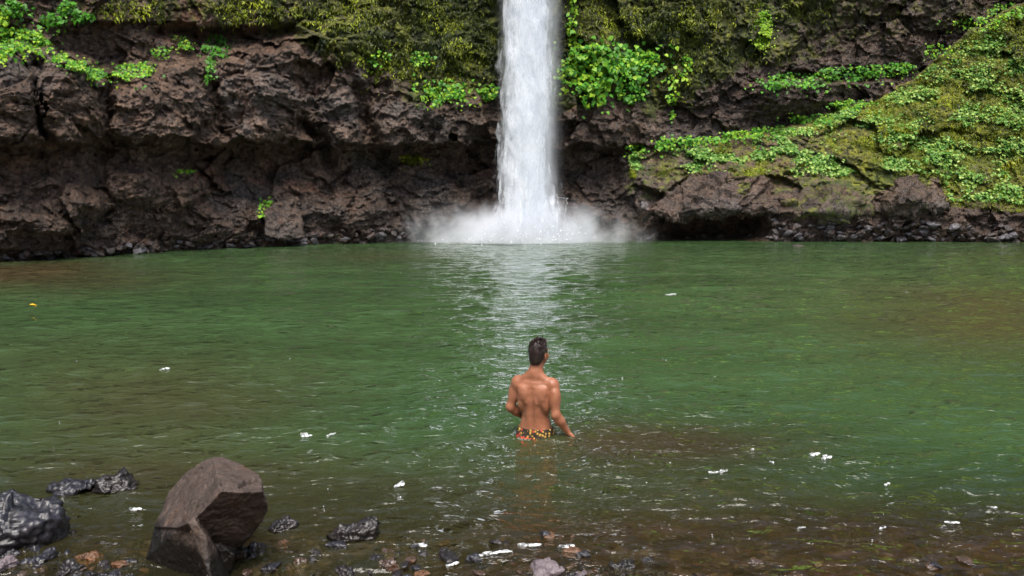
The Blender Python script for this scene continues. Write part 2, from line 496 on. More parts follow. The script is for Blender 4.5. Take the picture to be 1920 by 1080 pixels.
def cliff_parts(px, py):
    """Depth (m) of the rock face along a sight line, before the relief; also moss and wet amounts."""
    p2 = np.stack([px / 90., py / 90., px * 0], -1)
    wob = fbm(p2, 4, seed=40)
    wob2 = fbm(p2 * 2.7, 4, seed=50)
    Y = np.interp(px, [-1500, -700, -300, 0, 200, 450, 620, 900, 1150, 1260, 1450, 1700, 1920, 2300, 2800, 3400],
                  [13, 20, 25, 28.5, 31.5, 37.5, 41, 43.6, 44.6, 44.5, 44.5, 44.6, 44.5, 40, 30, 18])
    # the wall stands a little forward above the long ledge and hollow under it
    le = 266 + 14 * wob + 10 * wob2 + np.interp(px, [0, 200, 360, 600, 930, 1200], [6, 2, -6, 4, 2, 10])
    d = py - le
    depth_l = np.interp(px, [-400, 0, 190, 340, 420, 940, 1100, 1180, 1300], [0.7, 0.7, 0.4, 0.7, 1.7, 1.5, 2.0, 1.4, 0.5])
    Y = Y + depth_l * sstep(-2, 7, d) * (1 - sstep(30, 175, d))
    Y = Y - 0.5 * sstep(60, 0, -d) * sstep(-200, -20, d) * (d < 0)
    # upper left steps back above the boulder tops
    top = np.interp(px, [-300, 0, 80, 200, 300, 420, 560, 700], [40, 92, 100, 148, 140, 120, 90, 20]) + 12 * wob2
    Y = Y + np.interp(px, [-300, 0, 560, 800], [3.5, 3.0, 1.4, 0.0]) * sstep(0, 26, top - py)
    # big blocks of the left wall
    for cx, cy, rx, ry, am in ((25, 190, 52, 85, 1.4), (135, 190, 62, 80, 1.2), (300, 205, 88, 66, 1.3), (480, 200, 80, 70, 0.9), (640, 200, 46, 110, 0.8),
                               (760, 210, 60, 75, 0.7), (860, 220, 50, 60, 0.6), (90, 385, 110, 50, 0.9), (300, 350, 90, 45, 0.8), (60, 440, 90, 35, 0.9),
                               (400, 410, 90, 45, 0.5), (690, 380, 70, 60, 0.6), (830, 390, 70, 40, 0.5)):
        q = ((px - cx) / rx + 0.25 * wob2) ** 2 + ((py - cy) / ry + 0.25 * wob) ** 2
        Y = Y - am * np.sqrt(np.clip(1.25 - q, 0, 1))
    # clefts
    for pts, w, am in ((((640, 120), (672, 180), (700, 260), (745, 400)), 13, 0.9), (((196, 270), (186, 330), (200, 400)), 14, 0.7), (((560, 225), (600, 250), (616, 300)), 10, 1.2),
                       (((66, 120), (74, 230), (96, 262)), 8, 0.6), (((205, 150), (202, 262)), 6, 0.5), (((405, 160), (420, 260)), 9, 0.5), (((540, 60), (420, 70), (300, 62)), 14, 1.0)):
        pts = np.array(pts, float)
        dd = np.full(px.shape, 1e9)
        for a_, b_ in zip(pts[:-1], pts[1:]):
            ab = b_ - a_
            tt = np.clip(((px - a_[0]) * ab[0] + (py - a_[1]) * ab[1]) / (ab @ ab), 0, 1)
            dd = np.minimum(dd, np.hypot(px - a_[0] - tt * ab[0] + 8 * wob2, py - a_[1] - tt * ab[1] + 8 * wob))
        Y = Y + am * np.exp(-(dd / w) ** 2)
    # right: the far wall behind the slope, and the slope
    rd = np.interp(px, RIDGE_X, RIDGE_Y) + 9 * wob2
    far = Y + np.interp(px, [1120, 1250, 1920, 2600], [0.0, 2.0, 9.0, 9.0])
    shelf = np.interp(px, [1380, 1430, 1700, 1760], [0, 1.6, 1.6, 0]) * sstep(-6, 8, py - (150 + 8 * wob2)) * (1 - sstep(40, 90, py - 150))
    far = far - shelf
    base_y = np.interp(px, [1150, 1300, 1500, 1700, 1800, 1920, 2600], [400, 400, 395, 395, 400, 405, 420])
    tt = np.clip((py - rd) / np.maximum(base_y - rd, 20), -0.2, 1.2)
    slope = np.interp(px, [1100, 1250, 1500, 1920, 2600], [45.0, 46.4, 48.5, 51.0, 46.0])
    foot = np.interp(px, [1100, 1250, 1500, 1920, 2300, 2800, 3400], [44.8, 43.6, 43.2, 42.6, 38.5, 28.5, 17])
    sl = slope + (foot - slope) * np.clip(tt, 0, 1) ** 0.85
    on = sstep(-3, 3, py - rd) * sstep(1130, 1200, px + 20 * wob)
    Y = far * (1 - on) + sl * on
    # the hollow under the low slab and the boulder foot
    hol = np.exp(-(((px - 1335) / 95) ** 4) - (((py - 424) / 27) ** 4))
    Y = Y + 4.0 * hol
    # moss
    ml = np.interp(px, [-400, 0, 200, 400, 560, 680, 800, 900, 1000, 1240, 1420, 1600, 2000], [60, 70, 60, 70, 90, 150, 200, 185, 190, 205, 150, 90, 60])
    ms = sstep(45, -45, py - ml + 45 * wob) * np.interp(px, [0, 350, 560, 700, 1300, 1450, 1700], [0.42, 0.52, 0.62, 0.76, 0.76, 0.58, 0.42])
    sm = on * sstep(1.02, 0.7, tt + 0.12 * wob) * np.interp(px, [1180, 1350, 1500, 1750, 1920], [0.46, 0.48, 0.52, 0.85, 0.95])
    ms = np.maximum(ms * (1 - on), sm)
    wet = sstep(300, 430, py + 25 * wob) * 0.8 + np.exp(-((px - 980) / 320) ** 2) * sstep(120, 250, py) * 0.95 + 0.85 * sstep(1180, 1350, px + 40 * wob) * (1 - on)  # wet at the waterline and fall; last term darkens the far right wall
    return Y, np.clip(ms, 0, 1), np.clip(wet, 0, 1), on


pxs = np.concatenate([np.linspace(-1500, -60, 90)[:-1], np.arange(-60, 1981, 2.1), np.linspace(1981, 3400, 90)[1:]])
pys = np.concatenate([np.linspace(-1150, -30, 150)[:-1], np.arange(-30, 490, 2.0), np.linspace(490, 540, 12)[1:]])
PX, PY = np.meshgrid(pxs, pys)
CY, CM, CW, CON = cliff_parts(PX, PY)
P0 = at(PX, PY, CY)
pp = P0.copy()
pp[..., 1] *= 1.0
warp = np.stack([fbm(pp * 0.35, 3, seed=60), fbm(pp * 0.35, 3, seed=61), fbm(pp * 0.35, 3, seed=62)], -1)
pw = pp + 0.28 * warp
rel = 0.55 * fbm(pp * 0.16, 3, seed=70)
fa = facets(pw * np.array([0.33, 0.33, 0.46]), 71, 1.0)
fb = facets(pw * np.array([0.85, 0.85, 1.25]), 72, 1.0)
fc = facets(pw * np.array([2.1, 2.1, 3.1]), 73, 1.0)
fd = facets(pw * np.array([4.6, 4.6, 7.0]), 78, 1.0)
rid = fbm(pw * 0.8, 6, seed=74, ridged=True, gain=0.55)
soft = 1 - 0.15 * CON
rel = rel + soft * (0.80 * fa + 0.33 * fb + 0.18 * fc + 0.09 * fd) - 0.10 * rid + 0.11 * fbm(pw * np.array([0.5, 0.5, 2.2]) + 9, 4, seed=79, ridged=True) * (1 - CON) + 0.05 * fbm(pp * 4.0, 4, seed=75) * (1 + 1.5 * CM)
fade = np.clip((PY + 1150) / 200, 0, 1)
CY2 = CY + rel * np.clip(CY / 40, 0.3, 1)
P = at(PX, PY, CY2)
topz = P[0, :, 2].copy()
back1 = P[0].copy(); back1[:, 1] += 3; back1[:, 2] += 0.8
back2 = P[0].copy(); back2[:, 1] += 40; back2[:, 2] = back1[:, 2] + 2
P = np.concatenate([back2[None], back1[None], P])
CMx = np.concatenate([CM[:1] * 0 + 0.8] * 2 + [CM])
CWx = np.concatenate([CW[:1] * 0] * 2 + [CW])
CSx = np.concatenate([CW[:1] * 0] * 2 + [CON])
cliff = link('cliff', mesh_np('cliff', P.reshape(-1, 3), grid_faces(*P.shape[:2])[:, ::-1], {'moss': CMx.ravel(), 'wet': CWx.ravel(), 'slope': CSx.ravel()}), M['cliff'])
tag(cliff, kind='structure')


def cliff_Y(px, py):
    """Depth of the finished rock face under sight lines."""
    i = np.clip(np.searchsorted(pys, py) - 1, 0, len(pys) - 2)
    j = np.clip(np.searchsorted(pxs, px) - 1, 0, len(pxs) - 2)
    fy = (py - pys[i]) / (pys[i + 1] - pys[i])
    fx = (px - pxs[j]) / (pxs[j + 1] - pxs[j])
    return (CY2[i, j] * (1 - fy) * (1 - fx) + CY2[i, j + 1] * (1 - fy) * fx + CY2[i + 1, j] * fy * (1 - fx) + CY2[i + 1, j + 1] * fy * fx)


# unseen bank added behind the camera to block low sky light
an = np.linspace(math.radians(150), math.radians(390), 90)
zz = np.linspace(-1.5, 15, 40)
A_, Z_ = np.meshgrid(an, zz)
Rr = 15 + 0.25 * Z_
Q = np.stack([np.cos(A_) * Rr * 1.5, np.sin(A_) * Rr + 1, Z_], -1)
bump_ = 1.2 * fbm(Q * 0.3, 5, seed=130)
Q[..., 0] += np.cos(A_) * bump_
Q[..., 1] += np.sin(A_) * bump_
Q2 = Q[-1:].copy(); Q2[..., :2] *= 1.6; Q2[..., 2] += 3
Q = np.concatenate([Q, Q2])
hb = link('sky_block_bank', mesh_np('sky_block_bank', Q.reshape(-1, 3), grid_faces(*Q.shape[:2]), {'moss': np.full(Q.shape[0] * Q.shape[1], 0.8), 'wet': np.zeros(Q.shape[0] * Q.shape[1])}), M['cliff'])
tag(hb, kind='structure')

# ------------------------------------------------------------------ leaves
LEAF_V = np.array([(0, 0, 0), (-0.30, -0.06, 0.03), (-0.50, 0.32, 0.10), (0, 1.0, -0.12), (0.50, 0.32, 0.10), (0.30, -0.06, 0.03), (0, 0.42, 0.0)])
LEAF_F = np.array([(0, 6, 1), (1, 6, 2), (2, 6, 3), (3, 6, 4), (4, 6, 5), (5, 6, 0)])
BLADE_V = np.array([(-0.09, 0, 0), (0.09, 0, 0), (0.13, 0.5, 0.05), (-0.13, 0.5, 0.05), (0, 1.0, -0.12)])
BLADE_F = [np.array([(0, 1, 2, 3)]), np.array([(3, 2, 4)])]


def leaves(pos, size, nrm, droop, tint, shape='leaf', r=rng):
    """Leaf mesh arrays: every leaf at pos, facing nrm (jittered by the caller), tip along droop."""
    n = len(pos)
    nrm = nrm / np.linalg.norm(nrm, axis=1, keepdims=True)
    tip = droop - (droop * nrm).sum(1, keepdims=True) * nrm
    tip /= np.linalg.norm(tip, axis=1, keepdims=True) + 1e-9
    side = np.cross(tip, nrm)
    V = LEAF_V if shape == 'leaf' else BLADE_V
    m = len(V)
    out = pos[:, None] + size[:, None, None] * (V[None, :, 0:1] * side[:, None] + V[None, :, 1:2] * tip[:, None] + V[None, :, 2:3] * nrm[:, None])
    off = (np.arange(n) * m)[:, None, None]
    if shape == 'leaf':
        f = [(LEAF_F[None] + off).reshape(-1, 3)]
    else:
        f = [(b[None] + off).reshape(-1, b.shape[1]) for b in BLADE_F]
    return out.reshape(-1, 3), f, np.repeat(tint, m)


def scatter(n, px, py, lift, size, seed, shape='leaf', face=(0, -0.75, 0.65), jit=0.45, tip=(0, -0.3, -1.0), tint=(0.2, 0.9), patchy=0.18):
    r = np.random.default_rng(seed)
    Y = cliff_Y(px, py) - r.uniform(*lift, n)
    pos = at(px, py, Y)
    nrm = np.array(face) + r.normal(0, jit, (n, 3))
    dr = np.array(tip) + r.normal(0, 0.45, (n, 3))
    tn = np.clip(r.uniform(*tint, n) + patchy * fbm(pos * 0.55, 3, seed=seed), 0, 1)
    sz = size[0] + (size[1] - size[0]) * r.uniform(0, 1, n) ** 1.5 * 1.15
    return leaves(pos, sz, nrm, dr, tn, shape)


def in_blobs(blobs, n, seed, rag=0.55):
    """Random sight lines inside a ragged union of ellipses (cx, cy, rx, ry, weight)."""
    r = np.random.default_rng(seed)
    w = np.array([b[2] * b[3] * (b[4] if len(b) > 4 else 1) for b in blobs], float)
    k = r.choice(len(blobs), n * 3, p=w / w.sum())
    B = np.array([b[:4] for b in blobs], float)[k]
    an, rad = r.uniform(0, 6.283, n * 3), np.sqrt(r.uniform(0, 1, n * 3))
    px, py = B[:, 0] + B[:, 2] * rad * np.cos(an), B[:, 1] + B[:, 3] * rad * np.sin(an)
    g = noise3(np.stack([px / 14., py / 14., px * 0 + seed], -1), seed)
    stray = r.uniform(0, 1, n * 3) > 0.9
    px = np.where(stray, B[:, 0] + (px - B[:, 0]) * 1.7, px)
    py = np.where(stray, B[:, 1] + (py - B[:, 1]) * 1.7 + 4, py)
    ok = (g > (rad - 1.0 + 0.2) * 1.2 * rag - 0.25) | stray
    px, py = px[ok][:n], py[ok][:n]
    return px, py


def creeper(name, label, cat, blobs, n, size, seed, mat='leaf', group=None, lift=(0.05, 0.55), tint=(0.15, 0.95), stems=6, jit=0.45):
    px, py = in_blobs(blobs, n, seed)
    v, f, tn = scatter(len(px), px, py, lift, size, seed, tint=tint, jit=jit)
    c = v.mean(0)
    root = bpy.data.objects.new(name, None)
    root.location = c
    COL.objects.link(root)
    tag(root, label, cat, group)
    link('foliage', mesh_np('foliage', v - c, f, {'tint': tn}), M[mat], root)
    # stems running over the rock between the leaves
    r = np.random.default_rng(seed + 500)
    for i in range(stems):
        b = blobs[r.integers(len(blobs))]
        x0, y0 = b[0] + r.uniform(-.8, .8) * b[2], b[1] - b[3] * r.uniform(0.2, 0.8)
        x1, y1 = x0 + r.normal(0, b[2] * 0.3), b[1] + b[3] * r.uniform(0.3, 0.9)
        tt = np.linspace(0, 1, 9)
        qx, qy = x0 + (x1 - x0) * tt + 3 * np.sin(tt * 7 + i), y0 + (y1 - y0) * tt
        q = at(qx, qy, cliff_Y(qx, qy) - 0.12)
        ring = np.array([(math.cos(k * 2.094), 0, math.sin(k * 2.094)) for k in range(3)]) * 0.018
        sf = []
        for a_ in range(8):
            for k in range(3):
                sf.append((a_ * 3 + k, a_ * 3 + (k + 1) % 3, a_ * 3 + 3 + (k + 1) % 3, a_ * 3 + 3 + k))
        link('stem', mesh_np('stem', (q[:, None] + ring[None]).reshape(-1, 3) - c, np.array(sf)), M['stem'], root)
    return root


t_ = NT('plant_stem')
M['stem'] = t_.done(t_.pbr((0.06, 0.055, 0.02), 0.7))

creeper('creeper_plant', 'large bright green heart-leaved creeper hanging right of the waterfall', 'creeper',
        [(1145, 108, 92, 28, 1.4), (1080, 135, 34, 26), (1205, 120, 34, 28), (1115, 170, 28, 32), (1185, 165, 30, 30), (1120, 130, 40, 40)], 1500, (0.16, 0.30), 1, stems=8, lift=(0.1, 0.9))
creeper('creeper_plant', 'narrow vine dangling high up just right of the falling water', 'creeper',
        [(1074, 20, 9, 26), (1072, 55, 9, 26), (1076, 80, 8, 14)], 130, (0.12, 0.22), 2, tint=(0.45, 1.0))
creeper('creeper_plant', 'thin yellow-green strand dangling below and right of the large heart-leaved creeper', 'creeper',
        [(1288, 112, 10, 16), (1262, 165, 12, 30), (1262, 215, 8, 10), (1282, 140, 8, 20)], 110, (0.13, 0.24), 3, tint=(0.45, 1.0))
creeper('leafy_shrub', 'bright tuft of round leaves on the wall left of the waterfall, lower one', 'shrub',
        [(838, 168, 44, 24), (812, 180, 20, 20), (860, 175, 20, 20)], 330, (0.12, 0.22), 4)
creeper('leafy_shrub', 'small green tuft touching the left edge of the waterfall', 'shrub',
        [(915, 172, 18, 16)], 110, (0.12, 0.22), 5)
creeper('leafy_shrub', 'sparse light green sprig on the mossy wall with dark wall right below it', 'shrub',
        [(712, 108, 22, 16), (790, 110, 20, 16)], 130, (0.1, 0.2), 6)
creeper('leafy_shrub', 'dense light green mat spilling over the boulder top at the far left', 'shrub',
        [(20, 72, 62, 24, 1.5), (75, 85, 26, 14), (0, 100, 30, 14)], 1000, (0.07, 0.15), 7, tint=(0.25, 1.0), stems=4)
creeper('leafy_shrub', 'green strip of leaves running down the edge of the left boulder', 'shrub',
        [(118, 108, 22, 9), (150, 122, 24, 11), (182, 138, 22, 12)], 520, (0.07, 0.13), 8, stems=3)
creeper('leafy_shrub', 'green cushion of leaves on the ledge between two left boulders', 'shrub',
        [(248, 134, 38, 17), (275, 124, 14, 10)], 420, (0.07, 0.14), 9, stems=3)
creeper('leafy_shrub', 'small sprig above the leafy cushion on the left wall', 'shrub',
        [(302, 98, 20, 12), (350, 82, 20, 14), (330, 70, 12, 8)], 150, (0.07, 0.14), 10, stems=3, tint=(0.35, 1.0))
creeper('fern', 'dark blue-green fern clump at the top left corner', 'fern',
        [(24, 16, 24, 16), (100, 36, 26, 12), (125, 12, 18, 14), (150, 30, 26, 10)], 420, (0.09, 0.2), 12, tint=(0.05, 0.6), stems=4)
creeper('fern', 'yellow-green tuft hanging beneath the corner fern on the left', 'fern',
        [(10, 30, 9, 16), (8, 44, 10, 8)], 110, (0.08, 0.17), 13, tint=(0.7, 1.0), stems=2)
creeper('fern', 'green fern patch in the dark recess above the left ledge', 'fern',
        [(405, 85, 26, 20), (395, 120, 10, 16), (393, 146, 8, 8)], 280, (0.08, 0.17), 14, tint=(0.1, 0.65), stems=4)
creeper('leafy_shrub', 'tiny isolated sprig low on the brown left wall', 'shrub',
        [(346, 320, 22, 4)], 60, (0.07, 0.13), 15, tint=(0.5, 1.0), stems=2)
creeper('fern', 'low green tuft growing up beside the pale slab at the waterline', 'fern',
        [(500, 385, 14, 14), (492, 400, 8, 8)], 80, (0.07, 0.15), 16, tint=(0.4, 1.0), stems=2)
creeper('fern', 'dark fern tuft in the wet hollow left of the waterfall', 'fern',
        [(775, 298, 22, 10)], 130, (0.1, 0.2), 17, 'leaf_dark', tint=(0.3, 0.9), stems=3)
creeper('leafy_shrub', 'long green bed of leaves on the shelf of the right wall above the slope', 'shrub',
        [(1500, 150, 70, 15), (1580, 138, 60, 14), (1650, 132, 52, 12), (1450, 155, 26, 11), (1690, 124, 26, 8)], 1150, (0.1, 0.2), 18, tint=(0.05, 0.75), stems=8)
creeper('leafy_shrub', 'bright leafy clump at the lower tip of the right slope', 'shrub',
        [(1248, 268, 20, 14), (1290, 264, 22, 10), (1190, 278, 18, 8)], 260, (0.12, 0.22), 19, stems=4)
creeper('leafy_shrub', 'green leaf fringe along the crest of the right slope', 'shrub',
        [(1330, 262, 40, 7), (1390, 252, 44, 8), (1450, 243, 42, 8), (1520, 222, 44, 10), (1600, 196, 44, 10)], 900, (0.09, 0.18), 20, tint=(0.2, 0.9), stems=6)
creeper('leafy_shrub', 'pale green scrambling plant at the top right corner', 'shrub',
        [(1760, 95, 30, 14), (1830, 45, 46, 14), (1890, 18, 40, 14), (1870, 34, 40, 8)], 420, (0.1, 0.2), 21, tint=(0.3, 1.0), stems=5)
creeper('moss_cushion', 'bright yellow-green hanging moss cushion high on the right wall', 'moss',
        [(1432, 50, 18, 30), (1428, 80, 16, 12)], 900, (0.05, 0.12), 22, tint=(0.7, 1.0), stems=0, lift=(0.0, 0.25))

# ground cover on the right slope
r = np.random.default_rng(90)
n = 60000
px = r.uniform(1180, 1990, n)
rd = np.interp(px, RIDGE_X, RIDGE_Y)
bs = np.interp(px, [1150, 1300, 1440, 1520, 1640, 1760, 1780, 1920, 2000], [320, 320, 315, 335, 310, 320, 370, 378, 380])
tt = r.uniform(0, 1, n) ** 0.9
py = rd + 4 + (bs - rd) * tt
g = fbm(np.stack([px / 75., py / 38., px * 0], -1), 4, seed=91)
right = np.interp(px, [1200, 1400, 1600, 1750, 1920], [-0.28, -0.15, -0.12, 0.0, 0.08])
ok = g + right + r.normal(0, 0.16, n) > 0.13
px, py = px[ok], py[ok]
v, f, tn = scatter(len(px), px, py, (0.0, 0.28), (0.08, 0.19), 92, face=(0, -0.6, 0.8), jit=0.4, tint=(0.1, 1.0))
tag(link('ground_cover', mesh_np('ground_cover', v, f, {'tint': tn}), M['leaf_cover']), 'pale green low leaves covering the right slope', 'ground cover', kind='stuff')

# yellow-green moss tufts on the right slope
n = 150000
px = r.uniform(1180, 1990, n)
rd = np.interp(px, RIDGE_X, RIDGE_Y)
bs = np.interp(px, [1150, 1300, 1440, 1520, 1640, 1760, 1780, 1920, 2000], [330, 330, 325, 345, 320, 330, 385, 395, 395])
py = rd + 3 + (bs - rd) * r.uniform(0, 1, n)
g = fbm(np.stack([px / 60., py / 42., px * 0 + 7], -1), 4, seed=97)
ok = 0.5 * g + np.interp(px, [1200, 1400, 1600, 1720, 1920], [-0.08, -0.02, 0.06, 0.36, 0.42]) + r.normal(0, 0.1, n) > 0.22
px, py = px[ok], py[ok]
v, f, tn = scatter(len(px), px, py, (0.0, 0.12), (0.05, 0.13), 98, 'blade', face=(0, -0.6, 0.8), jit=0.6, tip=(0, -0.6, -0.3), tint=(0.2, 0.7), patchy=0.5)
tag(link('moss', mesh_np('moss', v, f, {'tint': tn}), M['moss_tuft']), 'yellow-green moss carpeting the right slope', 'moss', kind='stuff')

# yellow-green moss curtains high on the wall on both sides of the fall
px, py = in_blobs([(640, 25, 100, 38), (700, 105, 34, 50, 1.4), (820, 30, 90, 34), (760, 120, 60, 30), (470, 22, 70, 26), (860, 110, 50, 40), (1110, 55, 46, 46), (1190, 40, 60, 36),
                   (1290, 95, 40, 60), (1330, 30, 60, 30), (1500, 20, 40, 24), (240, 20, 60, 20)], 9000, 141, rag=1.4)
v, f, tn = scatter(len(px), px, py, (0.0, 0.22), (0.06, 0.20), 142, 'blade', face=(0, -1, 0.4), jit=0.55, tip=(0, -0.25, -1.0), tint=(0.0, 0.6), patchy=0.8)
tag(link('hanging_moss', mesh_np('hanging_moss', v, f, {'tint': tn}), M['moss_tuft']), 'yellow-green moss curtains on the high wall beside the waterfall', 'moss', kind='stuff')

# hanging moss and small ferns on the upper wall
n = 190000
px = r.uniform(-20, 1940, n)
py = r.uniform(-60, 330, n)
cm = cliff_parts(px, py)
g = fbm(np.stack([px / 45., py / 70., px * 0], -1), 4, seed=95)
ok = (cm[1] + 0.55 * g > r.uniform(0.6, 1.15, n))
px, py = px[ok], py[ok]
v, f, tn = scatter(len(px), px, py, (0.0, 0.22), (0.08, 0.26), 96, 'blade', face=(0, -1, 0.3), jit=0.5, tip=(0, -0.2, -1.0), tint=(-0.05, 0.55), patchy=0.85)
tag(link('hanging_foliage', mesh_np('hanging_foliage', v, f, {'tint': tn}), M['leaf_dark']), 'dark olive moss and small ferns hanging on the wall', 'foliage', kind='stuff')


# ------------------------------------------------------------------ rocks
def hull_mesh(point_sets, voxel):
    """Voxel-joined convex hulls -> numpy verts, quads (one closed skin)."""
    bm = bmesh.new()
    for pts in point_sets:
        b2 = bmesh.new()
        for p in pts:
            b2.verts.new(p)
        res = bmesh.ops.convex_hull(b2, input=b2.verts)
        bmesh.ops.delete(b2, geom=[g_ for g_ in res['geom_interior'] if isinstance(g_, bmesh.types.BMVert)], context='VERTS')
        tmp = bpy.data.meshes.new('hull')
        b2.to_mesh(tmp)
        b2.free()
        bm.from_mesh(tmp)
        bpy.data.meshes.remove(tmp)
    me = bpy.data.meshes.new('hull')
    bm.to_mesh(me)
    bm.free()
    ob = bpy.data.objects.new('hull', me)
    COL.objects.link(ob)
    md = ob.modifiers.new('remesh', 'REMESH')
    md.mode = 'VOXEL'
    md.voxel_size = voxel
    dg = bpy.context.evaluated_depsgraph_get()
    dg.update()
    ev = ob.evaluated_get(dg).to_mesh()
    v = np.empty(len(ev.vertices) * 3, np.float32)
    ev.vertices.foreach_get('co', v)
    nv = np.empty(len(ev.vertices) * 3, np.float32)
    ev.vertices.foreach_get('normal', nv)
    q = np.array([tuple(p.vertices) for p in ev.polygons if len(p.vertices) == 4], np.int32).reshape(-1, 4)
    t3 = np.array([tuple(p.vertices) for p in ev.polygons if len(p.vertices) == 3], np.int32).reshape(-1, 3)
    ob.evaluated_get(dg).to_mesh_clear()
    bpy.data.objects.remove(ob)
    bpy.data.meshes.remove(me)
    return v.reshape(-1, 3), nv.reshape(-1, 3), [q, t3]


def rough_up(v, nv, size, seed, amp=1.0, layers=True, sharp=False):
    if sharp:
        p = v / size + seed * 3.7
        d = 0.075 * facets(p * 3.0, seed) + 0.04 * facets(p * 6.5, seed + 1) + 0.018 * facets(p * 15, seed + 2) + 0.028 * fbm(p * np.array([4, 4, 17]), 4, seed=seed + 3)
        return v + nv * (d * size * amp)[:, None]
    p = v / size + seed * 3.7
    d = 0.045 * facets(p * 3.2 + 0.3 * noise3(p * 3, seed)[:, None], seed) + 0.022 * facets(p * 8, seed + 1) + 0.02 * fbm(p * 5, 5, seed=seed + 2)
    if layers:
        d = d + 0.012 * fbm(p * np.array([4, 4, 16]), 4, seed=seed + 4)
    return v + nv * (d * size * amp)[:, None]


def random_rock(seed, dims, voxel=None, amp=1.0, npts=16, attrs=None):
    r = np.random.default_rng(seed)
    d = r.normal(0, 1, (npts, 3))
    d /= np.linalg.norm(d, axis=1, keepdims=True)
    d *= r.uniform(0.8, 1.1, (npts, 1))
    pts = d * np.array(dims) * 0.5
    v, nv, f = hull_mesh([pts], voxel or max(dims) / 42)
    v = rough_up(v, nv, max(dims), seed, amp, sharp=max(dims) < 0.8)
    return mesh_np('rock', v, f, {k_: np.full(len(v), a_) for k_, a_ in (attrs or {}).items()})


# the big faceted boulder: a flat cracked top, a broad left face, a shaded undercut right face
KB = 0.872       # the boulder stands this much nearer than the first survey of its corners


def face_plane(*pts):
    p = [at(q[0], q[1], q[2] * KB) for q in pts]
    n_ = np.cross(p[1] - p[0], p[2] - p[0])
    return p[0], n_


def on_plane(pl, px, py, push=0.0):
    d = np.stack(ray(px, py), -1)
    o_ = np.array([0, 0, CAM_H])
    t_ = ((pl[0] - o_) @ pl[1]) / (d @ pl[1])
    q = o_ + d * t_
    return at(px, py, q[1] + push)


G_, E_ = (415, 921, 4.70), (493, 921, 4.84)
top_pl = face_plane((398, 858, 5.26), G_, E_)
left_pl = face_plane((398, 858, 5.26), G_, (288, 988, 5.28))
right_pl = face_plane(G_, E_, (452, 1030, 5.02))
main = [at(q[0], q[1], q[2] * KB) for q in (G_, E_)]
main += [on_plane(top_pl, x_, y_) for x_, y_ in ((398, 858), (411, 855), (442, 865), (487, 891), (455, 923))]
main += [on_plane(left_pl, x_, y_) for x_, y_ in ((376, 867), (349, 886), (317, 923), (288, 988), (378, 961), (353, 981), (331, 990))]
main += [on_plane(right_pl, x_, y_) for x_, y_ in ((503, 955), (482, 992), (452, 1028), (410, 1032))]
main += [at(x_, y_, Y_ * KB) for x_, y_, Y_ in ((440, 895, 5.65), (370, 920, 5.8), (325, 980, 5.7), (470, 950, 5.55))]
lower = [on_plane(left_pl, x_, y_, 0.05) for x_, y_ in ((292, 984), (331, 986), (352, 978))]
lower += [at(x_, y_, Y_ * KB) for x_, y_, Y_ in ((274, 1045, 5.14), (273, 1100, 5.16), (385, 1095, 4.86), (440, 1040, 4.92), (430, 1090, 4.95), (350, 1120, 5.35), (450, 1000, 5.3))]
spur = [at(x_, y_, Y_ * KB) for x_, y_, Y_ in ((351, 979, 4.70), (364, 967, 4.74), (372, 985, 4.66), (385, 1003, 4.64), (404, 1027, 4.74), (413, 1062, 4.70), (424, 1110, 4.66), (395, 1085, 4.56), (380, 1045, 4.60),
                                               (362, 1010, 4.80), (400, 1090, 4.95), (440, 1100, 4.96), (410, 1030, 4.95))]
v, nv, f = hull_mesh([main, lower, spur], 0.0062)
ctr = v.mean(0)
ctr[2] = 0.0
v = v + nv * (0.006 * fbm(v * 9, 5, seed=5) + 0.005 * facets(v * 14, 6) + 0.003 * facets(v * 34, 9))[:, None]
# the crack across the top face
uu = (v - np.array([0, 0, CAM_H]))
c_, s2 = math.cos(PITCH), math.sin(PITCH)
fw = uu[:, 1] * c_ - uu[:, 2] * s2
ix, iy = 960 + F_PX * uu[:, 0] / fw, 540 - F_PX * (uu[:, 1] * s2 + uu[:, 2] * c_) / fw
crk = np.array([(416, 907), (431, 908), (447, 912), (463, 905), (474, 901), (486, 897)], float)
dd = np.full(len(v), 1e9)
for a_, b_ in zip(crk[:-1], crk[1:]):
    ab = b_ - a_
    tt = np.clip(((ix - a_[0]) * ab[0] + (iy - a_[1]) * ab[1]) / (ab @ ab), 0, 1)
    dd = np.minimum(dd, np.hypot(ix - a_[0] - tt * ab[0], iy - a_[1] - tt * ab[1]))
v = v - nv * (0.034 * np.exp(-(dd / 2.7) ** 2) * (v[:, 1] < 4.75))[:, None]
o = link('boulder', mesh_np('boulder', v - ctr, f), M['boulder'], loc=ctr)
tag(o, 'big brown angular boulder with a cracked flat top standing in the shallows', 'boulder')


def place_rock(name, label, cat, px, py, Y, dims, seed, mat, rot=0.0, group=None, lift=0.0, amp=1.0, npts=16, voxel=None, attrs=None):
    """A rock whose middle is seen at (px, py) at distance Y."""
    me = random_rock(seed, dims, voxel, amp, npts, attrs)
    if Y < 0:                                  # py is then the waterline in front of the rock
        Y = float(water_Y(py)) + dims[1] * 0.35
        p = at(px, py, Y)
        p[2] = dims[2] * 0.22
    else:
        p = at(px, py, Y)
    o_ = link(name, me, M[mat], loc=(p[0], p[1], p[2] + lift))
    o_.rotation_euler = (0, 0, rot)
    return tag(o_, label, cat, group)


